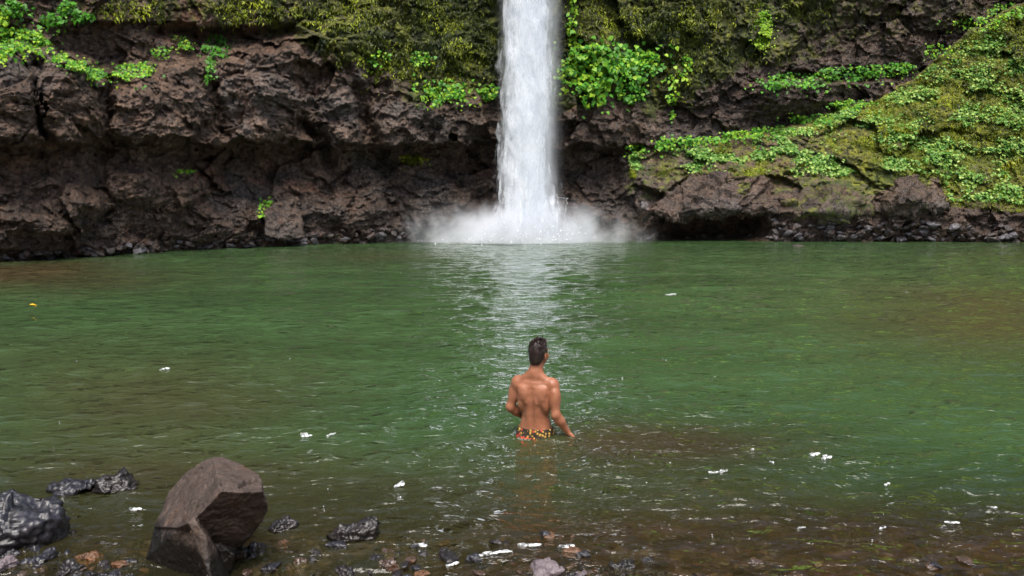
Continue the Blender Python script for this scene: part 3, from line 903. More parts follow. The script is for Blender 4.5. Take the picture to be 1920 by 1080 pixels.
place_rock('rock', 'large shiny blue-black slate rock at the left edge of the shallows', 'rock', 42, 990, 4.75, (0.52, 0.45, 0.56), 21, 'slate', 0.3, amp=1.0, npts=22)
place_rock('rock', 'low pale wet rock lapped by foam behind the blue-black slate rock', 'rock', 140, 934, -1, (0.36, 0.3, 0.13), 22, 'slate', 0.0, amp=1.3)
place_rock('rock', 'low dark wet rock beside the pale lapped one, right of it', 'rock', 217, 930, -1, (0.33, 0.28, 0.17), 23, 'wet_black', 0.5, amp=1.3)
place_rock('rock', 'rust-coloured rock with ripples of stone beside the black foot of the boulder', 'rock', 165, 1052, 4.55, (0.19, 0.2, 0.14), 24, 'rust', 0.2, amp=1.4)
place_rock('rock', 'ribbed grey rock between the slate rock and the rust-coloured one', 'rock', 85, 1058, 4.5, (0.3, 0.24, 0.16), 25, 'slate', 0.8, amp=1.5)
place_rock('rock', 'smooth tan-grey rock cut by the bottom left corner', 'rock', 5, 1068, 4.4, (0.2, 0.2, 0.16), 26, 'mauve', 0.1)
place_rock('rock', 'bluish wet rock squeezed against the boulder from the left', 'rock', 238, 1062, 4.6, (0.24, 0.22, 0.13), 27, 'slate', 1.2, amp=1.5)
place_rock('rock', 'small mauve-grey rock at the right foot of the boulder', 'rock', 497, 1074, 4.42, (0.19, 0.16, 0.11), 28, 'mauve', 0.4)
place_rock('rock', 'flat tan stone at the bottom edge under the boulder spur', 'rock', 412, 1082, 4.28, (0.17, 0.14, 0.08), 29, 'mauve', 0.9)
place_rock('rock', 'dark low rock barely above water just right of the boulder', 'rock', 530, 1000, -1, (0.22, 0.2, 0.09), 30, 'wet_black', 0.2)
place_rock('rock', 'rounded mauve-grey rock at the bottom edge below the bather', 'rock', 1026, 1072, 4.33, (0.25, 0.2, 0.14), 31, 'mauve', 0.0, amp=0.7)
place_rock('rock', 'small bluish stone touching the rounded mauve-grey rock', 'rock', 1090, 1080, 4.3, (0.14, 0.12, 0.08), 32, 'mauve', 0.7)
pk = [at(x_, y_, Y_ - 0.24) for x_, y_, Y_ in ((610, 1003, 5.0), (640, 990, 5.02), (675, 974, 5.05), (706, 963, 5.08), (712, 972, 5.06), (709, 985, 5.0), (660, 1012, 4.95), (610, 1015, 5.2), (700, 1010, 5.3), (640, 1020, 4.95), (700, 1015, 4.98), (680, 982, 5.2))]
v, nv, f = hull_mesh([pk], 0.006)
c0 = v.mean(0)
o = link('rock', mesh_np('rock', rough_up(v, nv, 0.4, 44, 0.8, sharp=True) - c0, f), M['wet_black'], loc=c0)
tag(o, 'pointed black wet rock jutting from the shallows right of the boulder', 'rock')

for i, (x_, y_, Y_, w_, mk, lab) in enumerate((
        (118, 1012, 4.85, 0.20, 'wet_black', 'black wet rock touching the right side of the blue-black slate rock'),
        (28, 1042, 4.6, 0.24, 'slate', 'ribbed blue-grey rock at the left edge below the large slate rock'),
        (205, 1035, 4.75, 0.16, 'wet_black', 'small black rock behind the rust-coloured one'),
        (130, 1076, 4.35, 0.2, 'wet_black', 'black wet rock at the bottom edge in front of the rust-coloured one'),
        (215, 1082, 4.3, 0.2, 'slate', 'dark slate rock at the bottom edge close to the boulder foot'),
        (252, 1018, 4.85, 0.13, 'slate', 'little slate rock in the water at the shaded left side of the boulder'),
        (470, 1046, 4.6, 0.26, 'wet_black', 'black wet rock tucked under the right side of the boulder'),
        (560, 1066, 4.45, 0.18, 'brown_wet', 'wet brown rock at the bottom edge right of the boulder'),
        (640, 1078, 4.35, 0.2, 'wet_black', 'black rock at the bottom edge below the pointed one'),
        (735, 1062, 4.45, 0.17, 'brown_wet', 'brown wet rock at the bottom edge left of the small foam scraps'),
        (1165, 1070, 4.4, 0.18, 'wet_black', 'black wet rock at the bottom edge right of the rounded mauve-grey one'))):
    place_rock('rock', lab, 'rock', x_, y_, Y_, (w_, w_ * 0.9, w_ * 0.55), 600 + i, mk, i * 0.7, amp=1.5)

# small stones of the shallows: a few shapes, copied
stones = [random_rock(100 + i, (0.12, 0.10, 0.055), amp=0.6, npts=22) for i in range(6)]
r = np.random.default_rng(120)
mats = ['brown_wet', 'wet_black', 'rust', 'wet_black', 'slate', 'brown_wet']
for me, mk in zip(stones, mats):
    me.materials.append(M[mk])
for i in range(140):
    px_ = r.uniform(10, 1260) if i < 115 else r.uniform(1260, 1900)
    py_ = 1084 - 84 * r.uniform(0, 1) ** 1.5 if px_ < 1100 else r.uniform(1045, 1084)
    if 270 < px_ < 430:
        continue
    Y_ = float(water_Y(py_))
    p = at(px_, py_, Y_)
    k = r.integers(6)
    o = link('stone', stones[k], None, loc=(p[0], p[1], r.uniform(-0.03, 0.012) - (0.014 if px_ > 1100 else 0)))
    s0 = r.uniform(0.35, 1.25)
    o.scale = (s0 * r.uniform(.8, 1.3), s0 * r.uniform(.8, 1.2), s0 * r.uniform(.7, 1.1))
    o.rotation_euler = (r.uniform(-.2, .2), r.uniform(-.2, .2), r.uniform(0, 6.28))
    tag(o, 'small wet stone among many half sunk in the near shallows', 'stone', 'small stones in the near shallows')

# boulders of the right bank and the pale slab on the left
place_rock('boulder', 'rounded brown boulder bulging from the foot of the mossy slope', 'boulder', 1712, 378, 43.2, (3.9, 3.0, 3.1), 51, 'cliff', 0.4, npts=26, amp=1.9, voxel=0.06, attrs={'moss': 0.33, 'wet': 0.6, 'slope': 0.6})
place_rock('boulder', 'brown block with yellow moss between the slab and the rounded boulder', 'boulder', 1555, 390, 43.6, (5.6, 3.0, 2.7), 52, 'cliff', 0.1, npts=24, amp=1.7, voxel=0.07, attrs={'moss': 0.46, 'wet': 0.6, 'slope': 0.8})
place_rock('boulder', 'small pale block at the left end of the overhanging slab', 'boulder', 1207, 396, 43.2, (1.0, 1.0, 1.3), 53, 'shore_dark', 0.2)
sl = [at(x_, y_, Y_) for x_, y_, Y_ in ((1222, 392, 43.2), (1236, 372, 43.4), (1290, 338, 43.9), (1350, 322, 44.4), (1430, 336, 44.4), (1462, 372, 44.0), (1440, 398, 43.4), (1390, 388, 42.9), (1310, 390, 42.7), (1240, 408, 42.9),
                                        (1300, 360, 46.5), (1440, 360, 46.5), (1340, 396, 45.5), (1230, 400, 45), (1440, 400, 45))]
v, nv, f = hull_mesh([sl], 0.06)
c0 = v.mean(0)
v = rough_up(v, nv, 3.5, 54, 1.8)
o = link('rock_slab', mesh_np('rock_slab', v - c0, f, {'moss': np.full(len(v), 0.18), 'wet': np.full(len(v), 0.7)}), M['cliff'], loc=c0)
tag(o, 'long grey-brown slab overhanging a dark hollow at the right waterline', 'rock')
sl = [at(x_, y_, Y_) for x_, y_, Y_ in ((498, 392, 37.6), (512, 378, 38.0), (548, 374, 38.4), (566, 400, 38.4), (574, 446, 38.0), (520, 450, 37.4), (494, 440, 37.2), (530, 400, 40), (560, 440, 40), (505, 440, 40))]
v, nv, f = hull_mesh([sl], 0.06)
c0 = v.mean(0)
o = link('rock_slab', mesh_np('rock_slab', rough_up(v, nv, 1.8, 55, 1.3) - c0, f, {'moss': np.zeros(len(v)), 'wet': np.full(len(v), 0.75)}), M['cliff'], loc=c0)
tag(o, 'pale grey upright slab at the foot of the left cliff', 'rock')

# shore rocks: copies of ten shapes
shapes = []
for i in range(10):
    me = random_rock(200 + i, (1.0, 0.85, 0.7), voxel=0.045, npts=15)
    me.materials.append(M['shore_grey' if i in (2, 6, 8) else 'shore_dark'])
    shapes.append(me)
r = np.random.default_rng(210)


def shore_line(px):
    return np.interp(px, [0, 120, 230, 380, 520, 640, 760, 1200, 1300, 1450, 1700, 1920], [488, 484, 474, 464, 460, 456, 452, 448, 446, 446, 448, 453])


def shore_rocks(n, x0, x1, up, smin, smax, label, group):
    for i in range(n):
        px_ = r.uniform(x0, x1)
        k = r.uniform(0, 1) ** 1.6
        py_ = float(shore_line(px_)) - up * k
        Y_ = min(float(water_Y(float(shore_line(px_)))) + 1.2 * k, float(cliff_Y(np.array([px_]), np.array([py_]))[0])) - 0.1
        p = at(px_, py_, Y_)
        s0 = r.uniform(smin, smax) * Y_ / 42 * (1.35 if r.uniform() > 0.85 else 1)
        o = link('shore_rock', shapes[r.integers(10)], None, loc=(p[0], p[1], max(p[2], 0.02)))
        o.scale = (s0 * r.uniform(.8, 1.5), s0, s0 * r.uniform(.6, 1.0))
        o.rotation_euler = (r.uniform(-.5, .5), r.uniform(-.5, .5), r.uniform(0, 6.28))
        tag(o, label, 'rock', group)


shore_rocks(75, 5, 480, 14, 0.22, 0.6, 'small dark rock in the row at the waterline under the far left cliff', 'rocks under the far left cliff')
shore_rocks(60, 480, 790, 26, 0.2, 0.6, 'small dark wet rock heaped left of the waterfall mist', 'rocks left of the waterfall mist')
shore_rocks(14, 1190, 1450, 6, 0.2, 0.45, 'small rock at the waterline in front of the dark hollow', 'rocks before the dark hollow')
shore_rocks(120, 1440, 1925, 34, 0.25, 0.7, 'small dark rock heaped at the waterline under the right bank', 'rocks under the right bank')
place_rock('rock', 'lone dark rock awash in the far water off the right bank', 'rock', 1500, 461, float(water_Y(461.5)), (1.0, 0.5, 0.3), 58, 'shore_dark')

# ------------------------------------------------------------------ waterfall
WF_Y = 41.6
wf_c = at(987, 455, WF_Y)
WF = bpy.data.objects.new('waterfall', None)
WF.location = (wf_c[0], WF_Y, 0)
COL.objects.link(WF)
tag(WF, 'tall white waterfall plunging straight into the green pool', 'waterfall')


def mat_fall(name, lo, hi):
    t = NT(name)
    a_ = t.noise(t.coord((1, 1, 0.3)), 1.05, 8, 0.62, 1.2)
    b_ = t.noise(t.coord((1, 1, 0.4)), 4.0, 6, 0.6, 0.5)
    alpha = t.maprange(t.math('ADD', t.math('MULTIPLY', a_, 0.7), t.math('MULTIPLY', b_, 0.3)), lo, hi)
    col = t.ramp(b_, [(0.3, (0.84, 0.88, 0.92)), (0.6, (0.95, 0.96, 0.97))])
    d = t.n('ShaderNodeBsdfDiffuse', {'Color': col}).outputs[0]
    tr = t.n('ShaderNodeBsdfTranslucent', {'Color': col}).outputs[0]
    m = t.n('ShaderNodeMixShader', {0: 0.45, 1: d, 2: tr}).outputs[0]
    cl = t.n('ShaderNodeBsdfTransparent').outputs[0]
    return t.done(t.n('ShaderNodeMixShader', {0: alpha, 1: cl, 2: m}).outputs[0])


def mat_fall_core():
    t = NT('falling_water_core')
    b_ = t.noise(t.coord((1, 1, 0.35)), 2.2, 7, 0.62, 0.8)
    col = t.ramp(b_, [(0.3, (0.80, 0.85, 0.90)), (0.6, (0.96, 0.97, 0.98))])
    d = t.n('ShaderNodeBsdfDiffuse', {'Color': col, 'Normal': t.bump(b_, 0.5, 0.15)}).outputs[0]
    tr = t.n('ShaderNodeBsdfTranslucent', {'Color': col}).outputs[0]
    return t.done(t.n('ShaderNodeMixShader', {0: 0.3, 1: d, 2: tr}).outputs[0])


def fall_radius(z):
    return np.interp(z, [0, 1.5, 3, 6, 12, 33], [1.45, 1.28, 1.22, 1.2, 1.1, 0.95])


def fall_tube(rad, seed, amp):
    zz = np.linspace(-0.2, 33, 420)
    an = np.linspace(0, 2 * math.pi, 97)[:-1]
    A, Z = np.meshgrid(an, zz)
    q = np.stack([np.cos(A) * 1.6, np.sin(A) * 1.6, Z * 0.22], -1)
    R = rad * fall_radius(Z) * (1 + amp * fbm(q * 1.5, 5, seed=seed) + 0.8 * amp * fbm(q * np.array([.5, .5, 2.2]), 3, seed=seed + 40))
    drift = 0.10 * np.sin(Z * 0.35 + seed)
    V = np.stack([np.cos(A) * R + drift - 0.004 * Z, np.sin(A) * R * 0.62 + np.clip(Z - 20, 0, 20) * 0.03, Z], -1)
    i = np.arange(V.shape[0] * V.shape[1]).reshape(V.shape[:2])
    j = np.roll(i, -1, 1)
    f_ = np.stack([i[:-1], j[:-1], j[1:], i[1:]], -1).reshape(-1, 4)
    return mesh_np('fall', V.reshape(-1, 3), f_)


M['core'] = mat_fall_core()
link('water_column', fall_tube(0.74, 300, 0.12), M['core'], WF)
for i, (rad, amp, lo, hi) in enumerate(((0.82, 0.2, 0.36, 0.58), (0.90, 0.24, 0.42, 0.64), (0.98, 0.28, 0.46, 0.70), (1.06, 0.32, 0.50, 0.76), (1.16, 0.36, 0.54, 0.82))):
    link('water_veil', fall_tube(rad, 310 + i, amp), mat_fall('falling_water', lo, hi), WF)


def mat_spray():
    t = NT('fall_spray')
    co = t.n('ShaderNodeTexCoord').outputs['Object']
    sx = t.n('ShaderNodeSeparateXYZ', {0: co})
    x_ = t.math('SUBTRACT', sx.outputs[0], 0.2)
    rr = t.math('SQRT', t.math('ADD', t.math('MULTIPLY', x_, x_), t.math('MULTIPLY', sx.outputs[1], sx.outputs[1])))
    fall = t.maprange(rr, 0.7, 2.0, 1.0, 0.0)
    nz_ = t.noise(t.n('ShaderNodeMapping', {'Vector': co, 'Scale': (1, 1, 0.2)}).outputs[0], 1.6, 5, 0.6)
    den = t.math('MULTIPLY', t.math('MULTIPLY', fall, fall), t.maprange(nz_, 0.3, 0.7, 0.1, 1.1))
    v = t.n('ShaderNodeVolumePrincipled', {'Color': (0.95, 0.97, 1.0, 1), 'Density': t.math('MULTIPLY', den, 1.3), 'Anisotropy': 0.2}).outputs[0]
    t.m.cycles.volume_step_rate = 0.06
    return t.done(v, 'Volume')


def mat_mist():
    t = NT('base_mist')
    co = t.n('ShaderNodeTexCoord').outputs['Object']
    nz_ = t.noise(co, 0.75, 7, 0.62, 0.5)
    m = t.n('ShaderNodeMapping', {'Vector': co, 'Scale': (1 / 7.1, 1 / 2.8, 1 / 2.5)}).outputs[0]
    ln = t.n('ShaderNodeVectorMath', {0: m}, operation='LENGTH').outputs['Value']
    ln = t.math('ADD', ln, t.maprange(nz_, 0.25, 0.75, -0.30, 0.26, False))
    den = t.maprange(ln, 0.05, 1.0, 1.0, 0.0, False)
    den = t.math('MULTIPLY', t.math('POWER', den, 2.8), 7.5)
    v = t.n('ShaderNodeVolumePrincipled', {'Color': (0.95, 0.97, 1.0, 1), 'Density': den, 'Anisotropy': 0.2}).outputs[0]
    t.m.cycles.volume_step_rate = 0.11
    return t.done(v, 'Volume')


def closed_tube(prof, n=32, sy=1.0):
    V = [(0, 0, prof[0][1])]
    for rad, z in prof:
        V += [(rad * math.cos(a_), rad * math.sin(a_) * sy, z) for a_ in np.linspace(0, 2 * math.pi, n + 1)[:-1]]
    V.append((0, 0, prof[-1][1]))
    q, t3 = [], []
    for i in range(len(prof) - 1):
        for k in range(n):
            q.append((1 + i * n + k, 1 + i * n + (k + 1) % n, 1 + (i + 1) * n + (k + 1) % n, 1 + (i + 1) * n + k))
    last = len(V) - 1
    for k in range(n):
        t3.append((0, 1 + (k + 1) % n, 1 + k))
        t3.append((last, 1 + (len(prof) - 1) * n + k, 1 + (len(prof) - 1) * n + (k + 1) % n))
    return mesh_np('tube', np.array(V), [np.array(q), np.array(t3)])


r = np.random.default_rng(321)
dv, df = [], []
for i in range(420):
    an_ = r.uniform(0, 6.283)
    far_ = abs(r.normal(0, 1))
    x_, y_ = 1.2 * math.cos(an_) + math.cos(an_) * far_ * 1.7, 0.8 * math.sin(an_) + math.sin(an_) * far_ * 0.5 - 0.3
    z_ = abs(r.normal(0, 1)) * 0.75 * math.exp(-far_ * 0.7) + 0.02
    sz = r.uniform(0.008, 0.030)
    b0 = len(dv) * 6
    dv.append(np.array([(1, 0, 0), (-1, 0, 0), (0, 1, 0), (0, -1, 0), (0, 0, 1.6), (0, 0, -1.6)]) * sz * r.uniform(.6, 1.4, (6, 1)) + (x_, y_, z_))
    df += [(b0 + a_, b0 + b_, b0 + c_) for a_, b_, c_ in ((0, 2, 4), (2, 1, 4), (1, 3, 4), (3, 0, 4), (2, 0, 5), (1, 2, 5), (3, 1, 5), (0, 3, 5))]
t_ = NT('splash_water')
M['splash'] = t_.done(t_.pbr((0.85, 0.88, 0.9), 0.5))
o = link('splash_drops', mesh_np('splash_drops', np.concatenate(dv), np.array(df)), M['splash'], loc=(wf_c[0], WF_Y - 0.8, 0))
tag(o, 'white drops thrown up around the foot of the waterfall', 'splash', kind='stuff')
S.cycles.volume_bounces = 4
link('spray', closed_tube([(2.3, 0.1), (2.3, 14), (2.3, 32)]), mat_spray(), WF)
mist = link('mist', closed_tube([(10.5, 0.03), (10.5, 0.8), (9.0, 1.7), (6.0, 2.7), (2.5, 3.4)], sy=0.36), mat_mist(), loc=(wf_c[0] - 0.35, WF_Y - 0.1, 0))
tag(mist, 'white mist billowing where the waterfall hits the pool', 'mist', kind='stuff')

# white water thrown up round the foot, and thin side rivulets
t_ = NT('white_water')
w_ = t_.pbr(t_.ramp(t_.noise(t_.coord(), 45, 5), [(0.35, (0.40, 0.42, 0.42)), (0.6, (0.70, 0.72, 0.73))]), 0.7, t_.bump(t_.noise(t_.coord(), 60, 4), 0.5, 0.01))
M['foam'] = t_.done(t_.n('ShaderNodeMixShader', {0: t_.maprange(t_.noise(t_.coord(), 26, 6, 0.7), 0.39, 0.58), 1: t_.n('ShaderNodeBsdfTransparent').outputs[0], 2: w_}).outputs[0])


def rivulet(label, pts, w, seed):
    r_ = np.random.default_rng(seed)
    vs, fs = [], []
    for (ax, ay), (bx, by) in pts:
        n_ = 14
        tt_ = np.linspace(0, 1, n_)
        qx, qy = ax + (bx - ax) * tt_ + r_.normal(0, 1.1, n_), ay + (by - ay) * tt_
        q = at(qx, qy, np.minimum(cliff_Y(qx, qy) - 0.2, 44.0))
        b0 = sum(len(z_) for z_ in vs)
        ring = np.array([(math.cos(k * 1.2566), math.sin(k * 1.2566), 0.5 * math.sin(k * 1.2566)) for k in range(5)])
        vs.append((q[:, None] + ring[None] * (w * r_.uniform(.5, 1.2, n_))[:, None, None]).reshape(-1, 3))
        for i in range(n_ - 1):
            for k in range(5):
                fs.append((b0 + i * 5 + k, b0 + i * 5 + (k + 1) % 5, b0 + i * 5 + 5 + (k + 1) % 5, b0 + i * 5 + 5 + k))
    v_ = np.concatenate(vs)
    c_0 = v_.mean(0)
    return tag(link('rivulet', mesh_np('rivulet', v_ - c_0, np.array(fs)), M['splash'], loc=c_0), label, 'rivulet')


rivulet('thin white rivulets splashing down the rock just right of the waterfall', [((1034, 352), (1046, 370)), ((1046, 370), (1045, 412)), ((1064, 372), (1058, 420)), ((1046, 370), (1064, 372))], 0.013, 3)


# ------------------------------------------------------------------ floating things
def wave_z(x, y):
    i = np.clip(np.searchsorted(rows, y), 0, len(rows) - 1)
    j = np.clip(np.round((x / (rows[i] * 0.78 + 3.0) + 1) * 239.5).astype(int), 0, 479)
    return wz[i, j]


def foam_mesh(seed, w, d):
    r_ = np.random.default_rng(seed)
    an = np.linspace(0, 2 * math.pi, 41)[:-1]
    vs, f4, f3 = [], [], []
    nb = int(r_.integers(3, 7))
    for b_ in range(nb):
        cx, cy = ((b_ + 0.5) / nb - 0.5) * w * 0.75 + r_.uniform(-.06, .06) * w, r_.uniform(-.38, .38) * d
        k = r_.uniform(0.22, 0.62)
        rr = 1 + 0.5 * noise3(np.stack([np.cos(an) * 1.5 + seed, np.sin(an) * 1.5, an * 0 + b_], -1), seed) + 0.3 * noise3(np.stack([np.cos(an) * 4 + seed, np.sin(an) * 4, an * 0 + b_], -1), seed)
        n0 = len(vs)
        for sc_, z in ((1.0, -0.004), (0.95, 0.002), (0.6, 0.004), (0.2, 0.005)):
            vs += list(np.stack([cx + np.cos(an) * rr * w * .42 * k * sc_, cy + np.sin(an) * rr * d * .6 * k * sc_, an * 0 + z + 0.002 * b_], -1))
        for ring in range(3):
            for i in range(40):
                f4.append((n0 + ring * 40 + i, n0 + ring * 40 + (i + 1) % 40, n0 + ring * 40 + 40 + (i + 1) % 40, n0 + ring * 40 + 40 + i))
        vs.append(np.array([cx, cy, 0.005 + 0.002 * b_]))
        for i in range(40):
            f3.append((n0 + 120 + i, n0 + 120 + (i + 1) % 40, len(vs) - 1))
    return mesh_np('foam', np.array(vs), [np.array(f4), np.array(f3)])


FOAM = [(574, 819, 30, 5, 'long white foam scrap on the water left of the bather'),
        (622, 821, 20, 4, 'small foam scrap just right of the long one left of the bather'),
        (747, 911, 24, 11, 'round foam scrap between the boulder and the bather'),
        (1527, 850, 26, 8, 'white foam scrap in open water right of the bather, upper of a touching pair'),
        (1549, 857, 24, 8, 'white foam scrap in open water right of the bather, lower of a touching pair'),
        (1348, 891, 42, 7, 'long ragged foam scrap right of the bather near the shallows'),
        (1785, 980, 26, 5, 'foam scrap over the brown shallows at the far right'),
        (1860, 954, 22, 4, 'thin foam scrap farthest right over the brown shallows'),
        (308, 691, 22, 4, 'small lone foam scrap out on the green water at the left'),
        (1256, 551, 24, 4, 'lone foam scrap far out right of the bather'),
        (1412, 845, 10, 4, 'tiny foam dot left of the touching pair of foam scraps'),
        (1448, 870, 9, 6, 'tiny round foam dot above the long ragged foam scrap'),
        (1664, 903, 14, 3, 'thin foam sliver below and right of the touching pair'),
        (1500, 994, 26, 5, 'broken foam scrap over the reddish shallows'),
        (1655, 998, 16, 3, 'small foam sliver over the dark shallows at the right'),
        (787, 1027, 38, 10, 'foam scrap at the near edge left of the large foam raft'),
        (925, 1038, 76, 12, 'largest white foam raft at the near edge below the bather'),
        (992, 1024, 60, 9, 'foam raft right of the largest one and closer to the bather'),
        (1060, 1028, 44, 7, 'slim foam raft rightmost of the three below the bather'),
        (846, 1055, 30, 10, 'foam scrap below and left of the largest raft'),
        (160, 912, 70, 16, 'foam washing over the low pale rock at the left'),
        (256, 953, 26, 8, 'foam fleck in the water left of the boulder'),
        (726, 441, 30, 12, 'white splash on the rocks at the left end of the mist')]
for i, (px_, py_, wp_, hp_, lab) in enumerate(FOAM):
    Y_ = float(water_Y(py_))
    p = at(px_, py_, Y_)
    w_ = wp_ / F_PX * Y_
    d_ = max(0.02, float(water_Y(py_ - hp_ / 2) - water_Y(py_ + hp_ / 2)))
    d_ = min(d_, 3 * w_)
    me = foam_mesh(400 + i, w_ * 0.85, d_ * 0.7)
    for vt in me.vertices:
        vt.co.z += float(wave_z(np.array(p[0] + vt.co.x), np.array(p[1] + vt.co.y))) + 0.003
    o = link('foam_patch', me, M['foam'], loc=(p[0], p[1], 0.0))
    tag(o, lab, 'foam')

# flecks: small bubbles nobody could count
r = np.random.default_rng(77)
vs, fs = [], []
for i in range(140):
    px_ = r.uniform(0, 1920) if i < 90 else r.normal(1000, 230)
    py_ = r.uniform(470, 1040)
    Y_ = float(water_Y(py_))
    p = at(px_, py_, Y_)
    if p[1] < 4.4:
        continue
    w_ = r.uniform(0.6, 3.6) ** 1.0 / F_PX * Y_ * r.uniform(.4, 1)
    d_ = w_ * r.uniform(0.4, 1.2)
    zf = float(wave_z(np.array(p[0]), np.array(p[1])))
    n0 = len(vs) * 8
    an = np.linspace(0, 2 * math.pi, 8)[:-1]
    ring = np.stack([p[0] + np.cos(an) * w_ * r.uniform(.5, 1, 7), p[1] + np.sin(an) * d_ * r.uniform(.5, 1, 7), an * 0 + zf + 0.001], -1)
    vs.append(np.concatenate([ring, [[p[0], p[1], zf + 0.005]]]))
    fs += [(n0 + k, n0 + (k + 1) % 7, n0 + 7) for k in range(7)]
tag(link('foam_flecks', mesh_np('foam_flecks', np.concatenate(vs), np.array(fs)), M['foam']), 'tiny white foam flecks scattered over the pool', 'foam', kind='stuff')

# yellow leaf afloat
t_ = NT('yellow_leaf')
M['yellow'] = t_.done(t_.pbr(t_.ramp(t_.noise(t_.coord(), 20, 3), [(0.3, (0.55, 0.28, 0.01)), (0.7, (0.75, 0.45, 0.02))]), 0.45))
Y_ = float(water_Y(574))
p = at(56, 574, Y_)
lv, lf, _ = leaves(np.zeros((1, 3)), np.array([0.13]), np.array([[0.03, -0.10, 1.0]]), np.array([[1.0, 0.3, 0.0]]), np.array([0.5]))
lv2 = lv - np.array([0, 0, 0.003])
o = link('fallen_leaf', mesh_np('leaf', np.concatenate([lv, lv2]), [np.concatenate([lf[0], lf[0][:, ::-1] + len(lv)])]), M['yellow'], loc=(p[0], p[1], float(wave_z(np.array(p[0]), np.array(p[1]))) + 0.018))
tag(o, 'single yellow leaf floating on the green water at the far left', 'leaf')


# ------------------------------------------------------------------ the bather
def rot_z(p, a_):
    c0_, s0_ = math.cos(a_), math.sin(a_)
    return np.stack([p[..., 0] * c0_ - p[..., 1] * s0_, p[..., 0] * s0_ + p[..., 1] * c0_, p[..., 2]], -1)


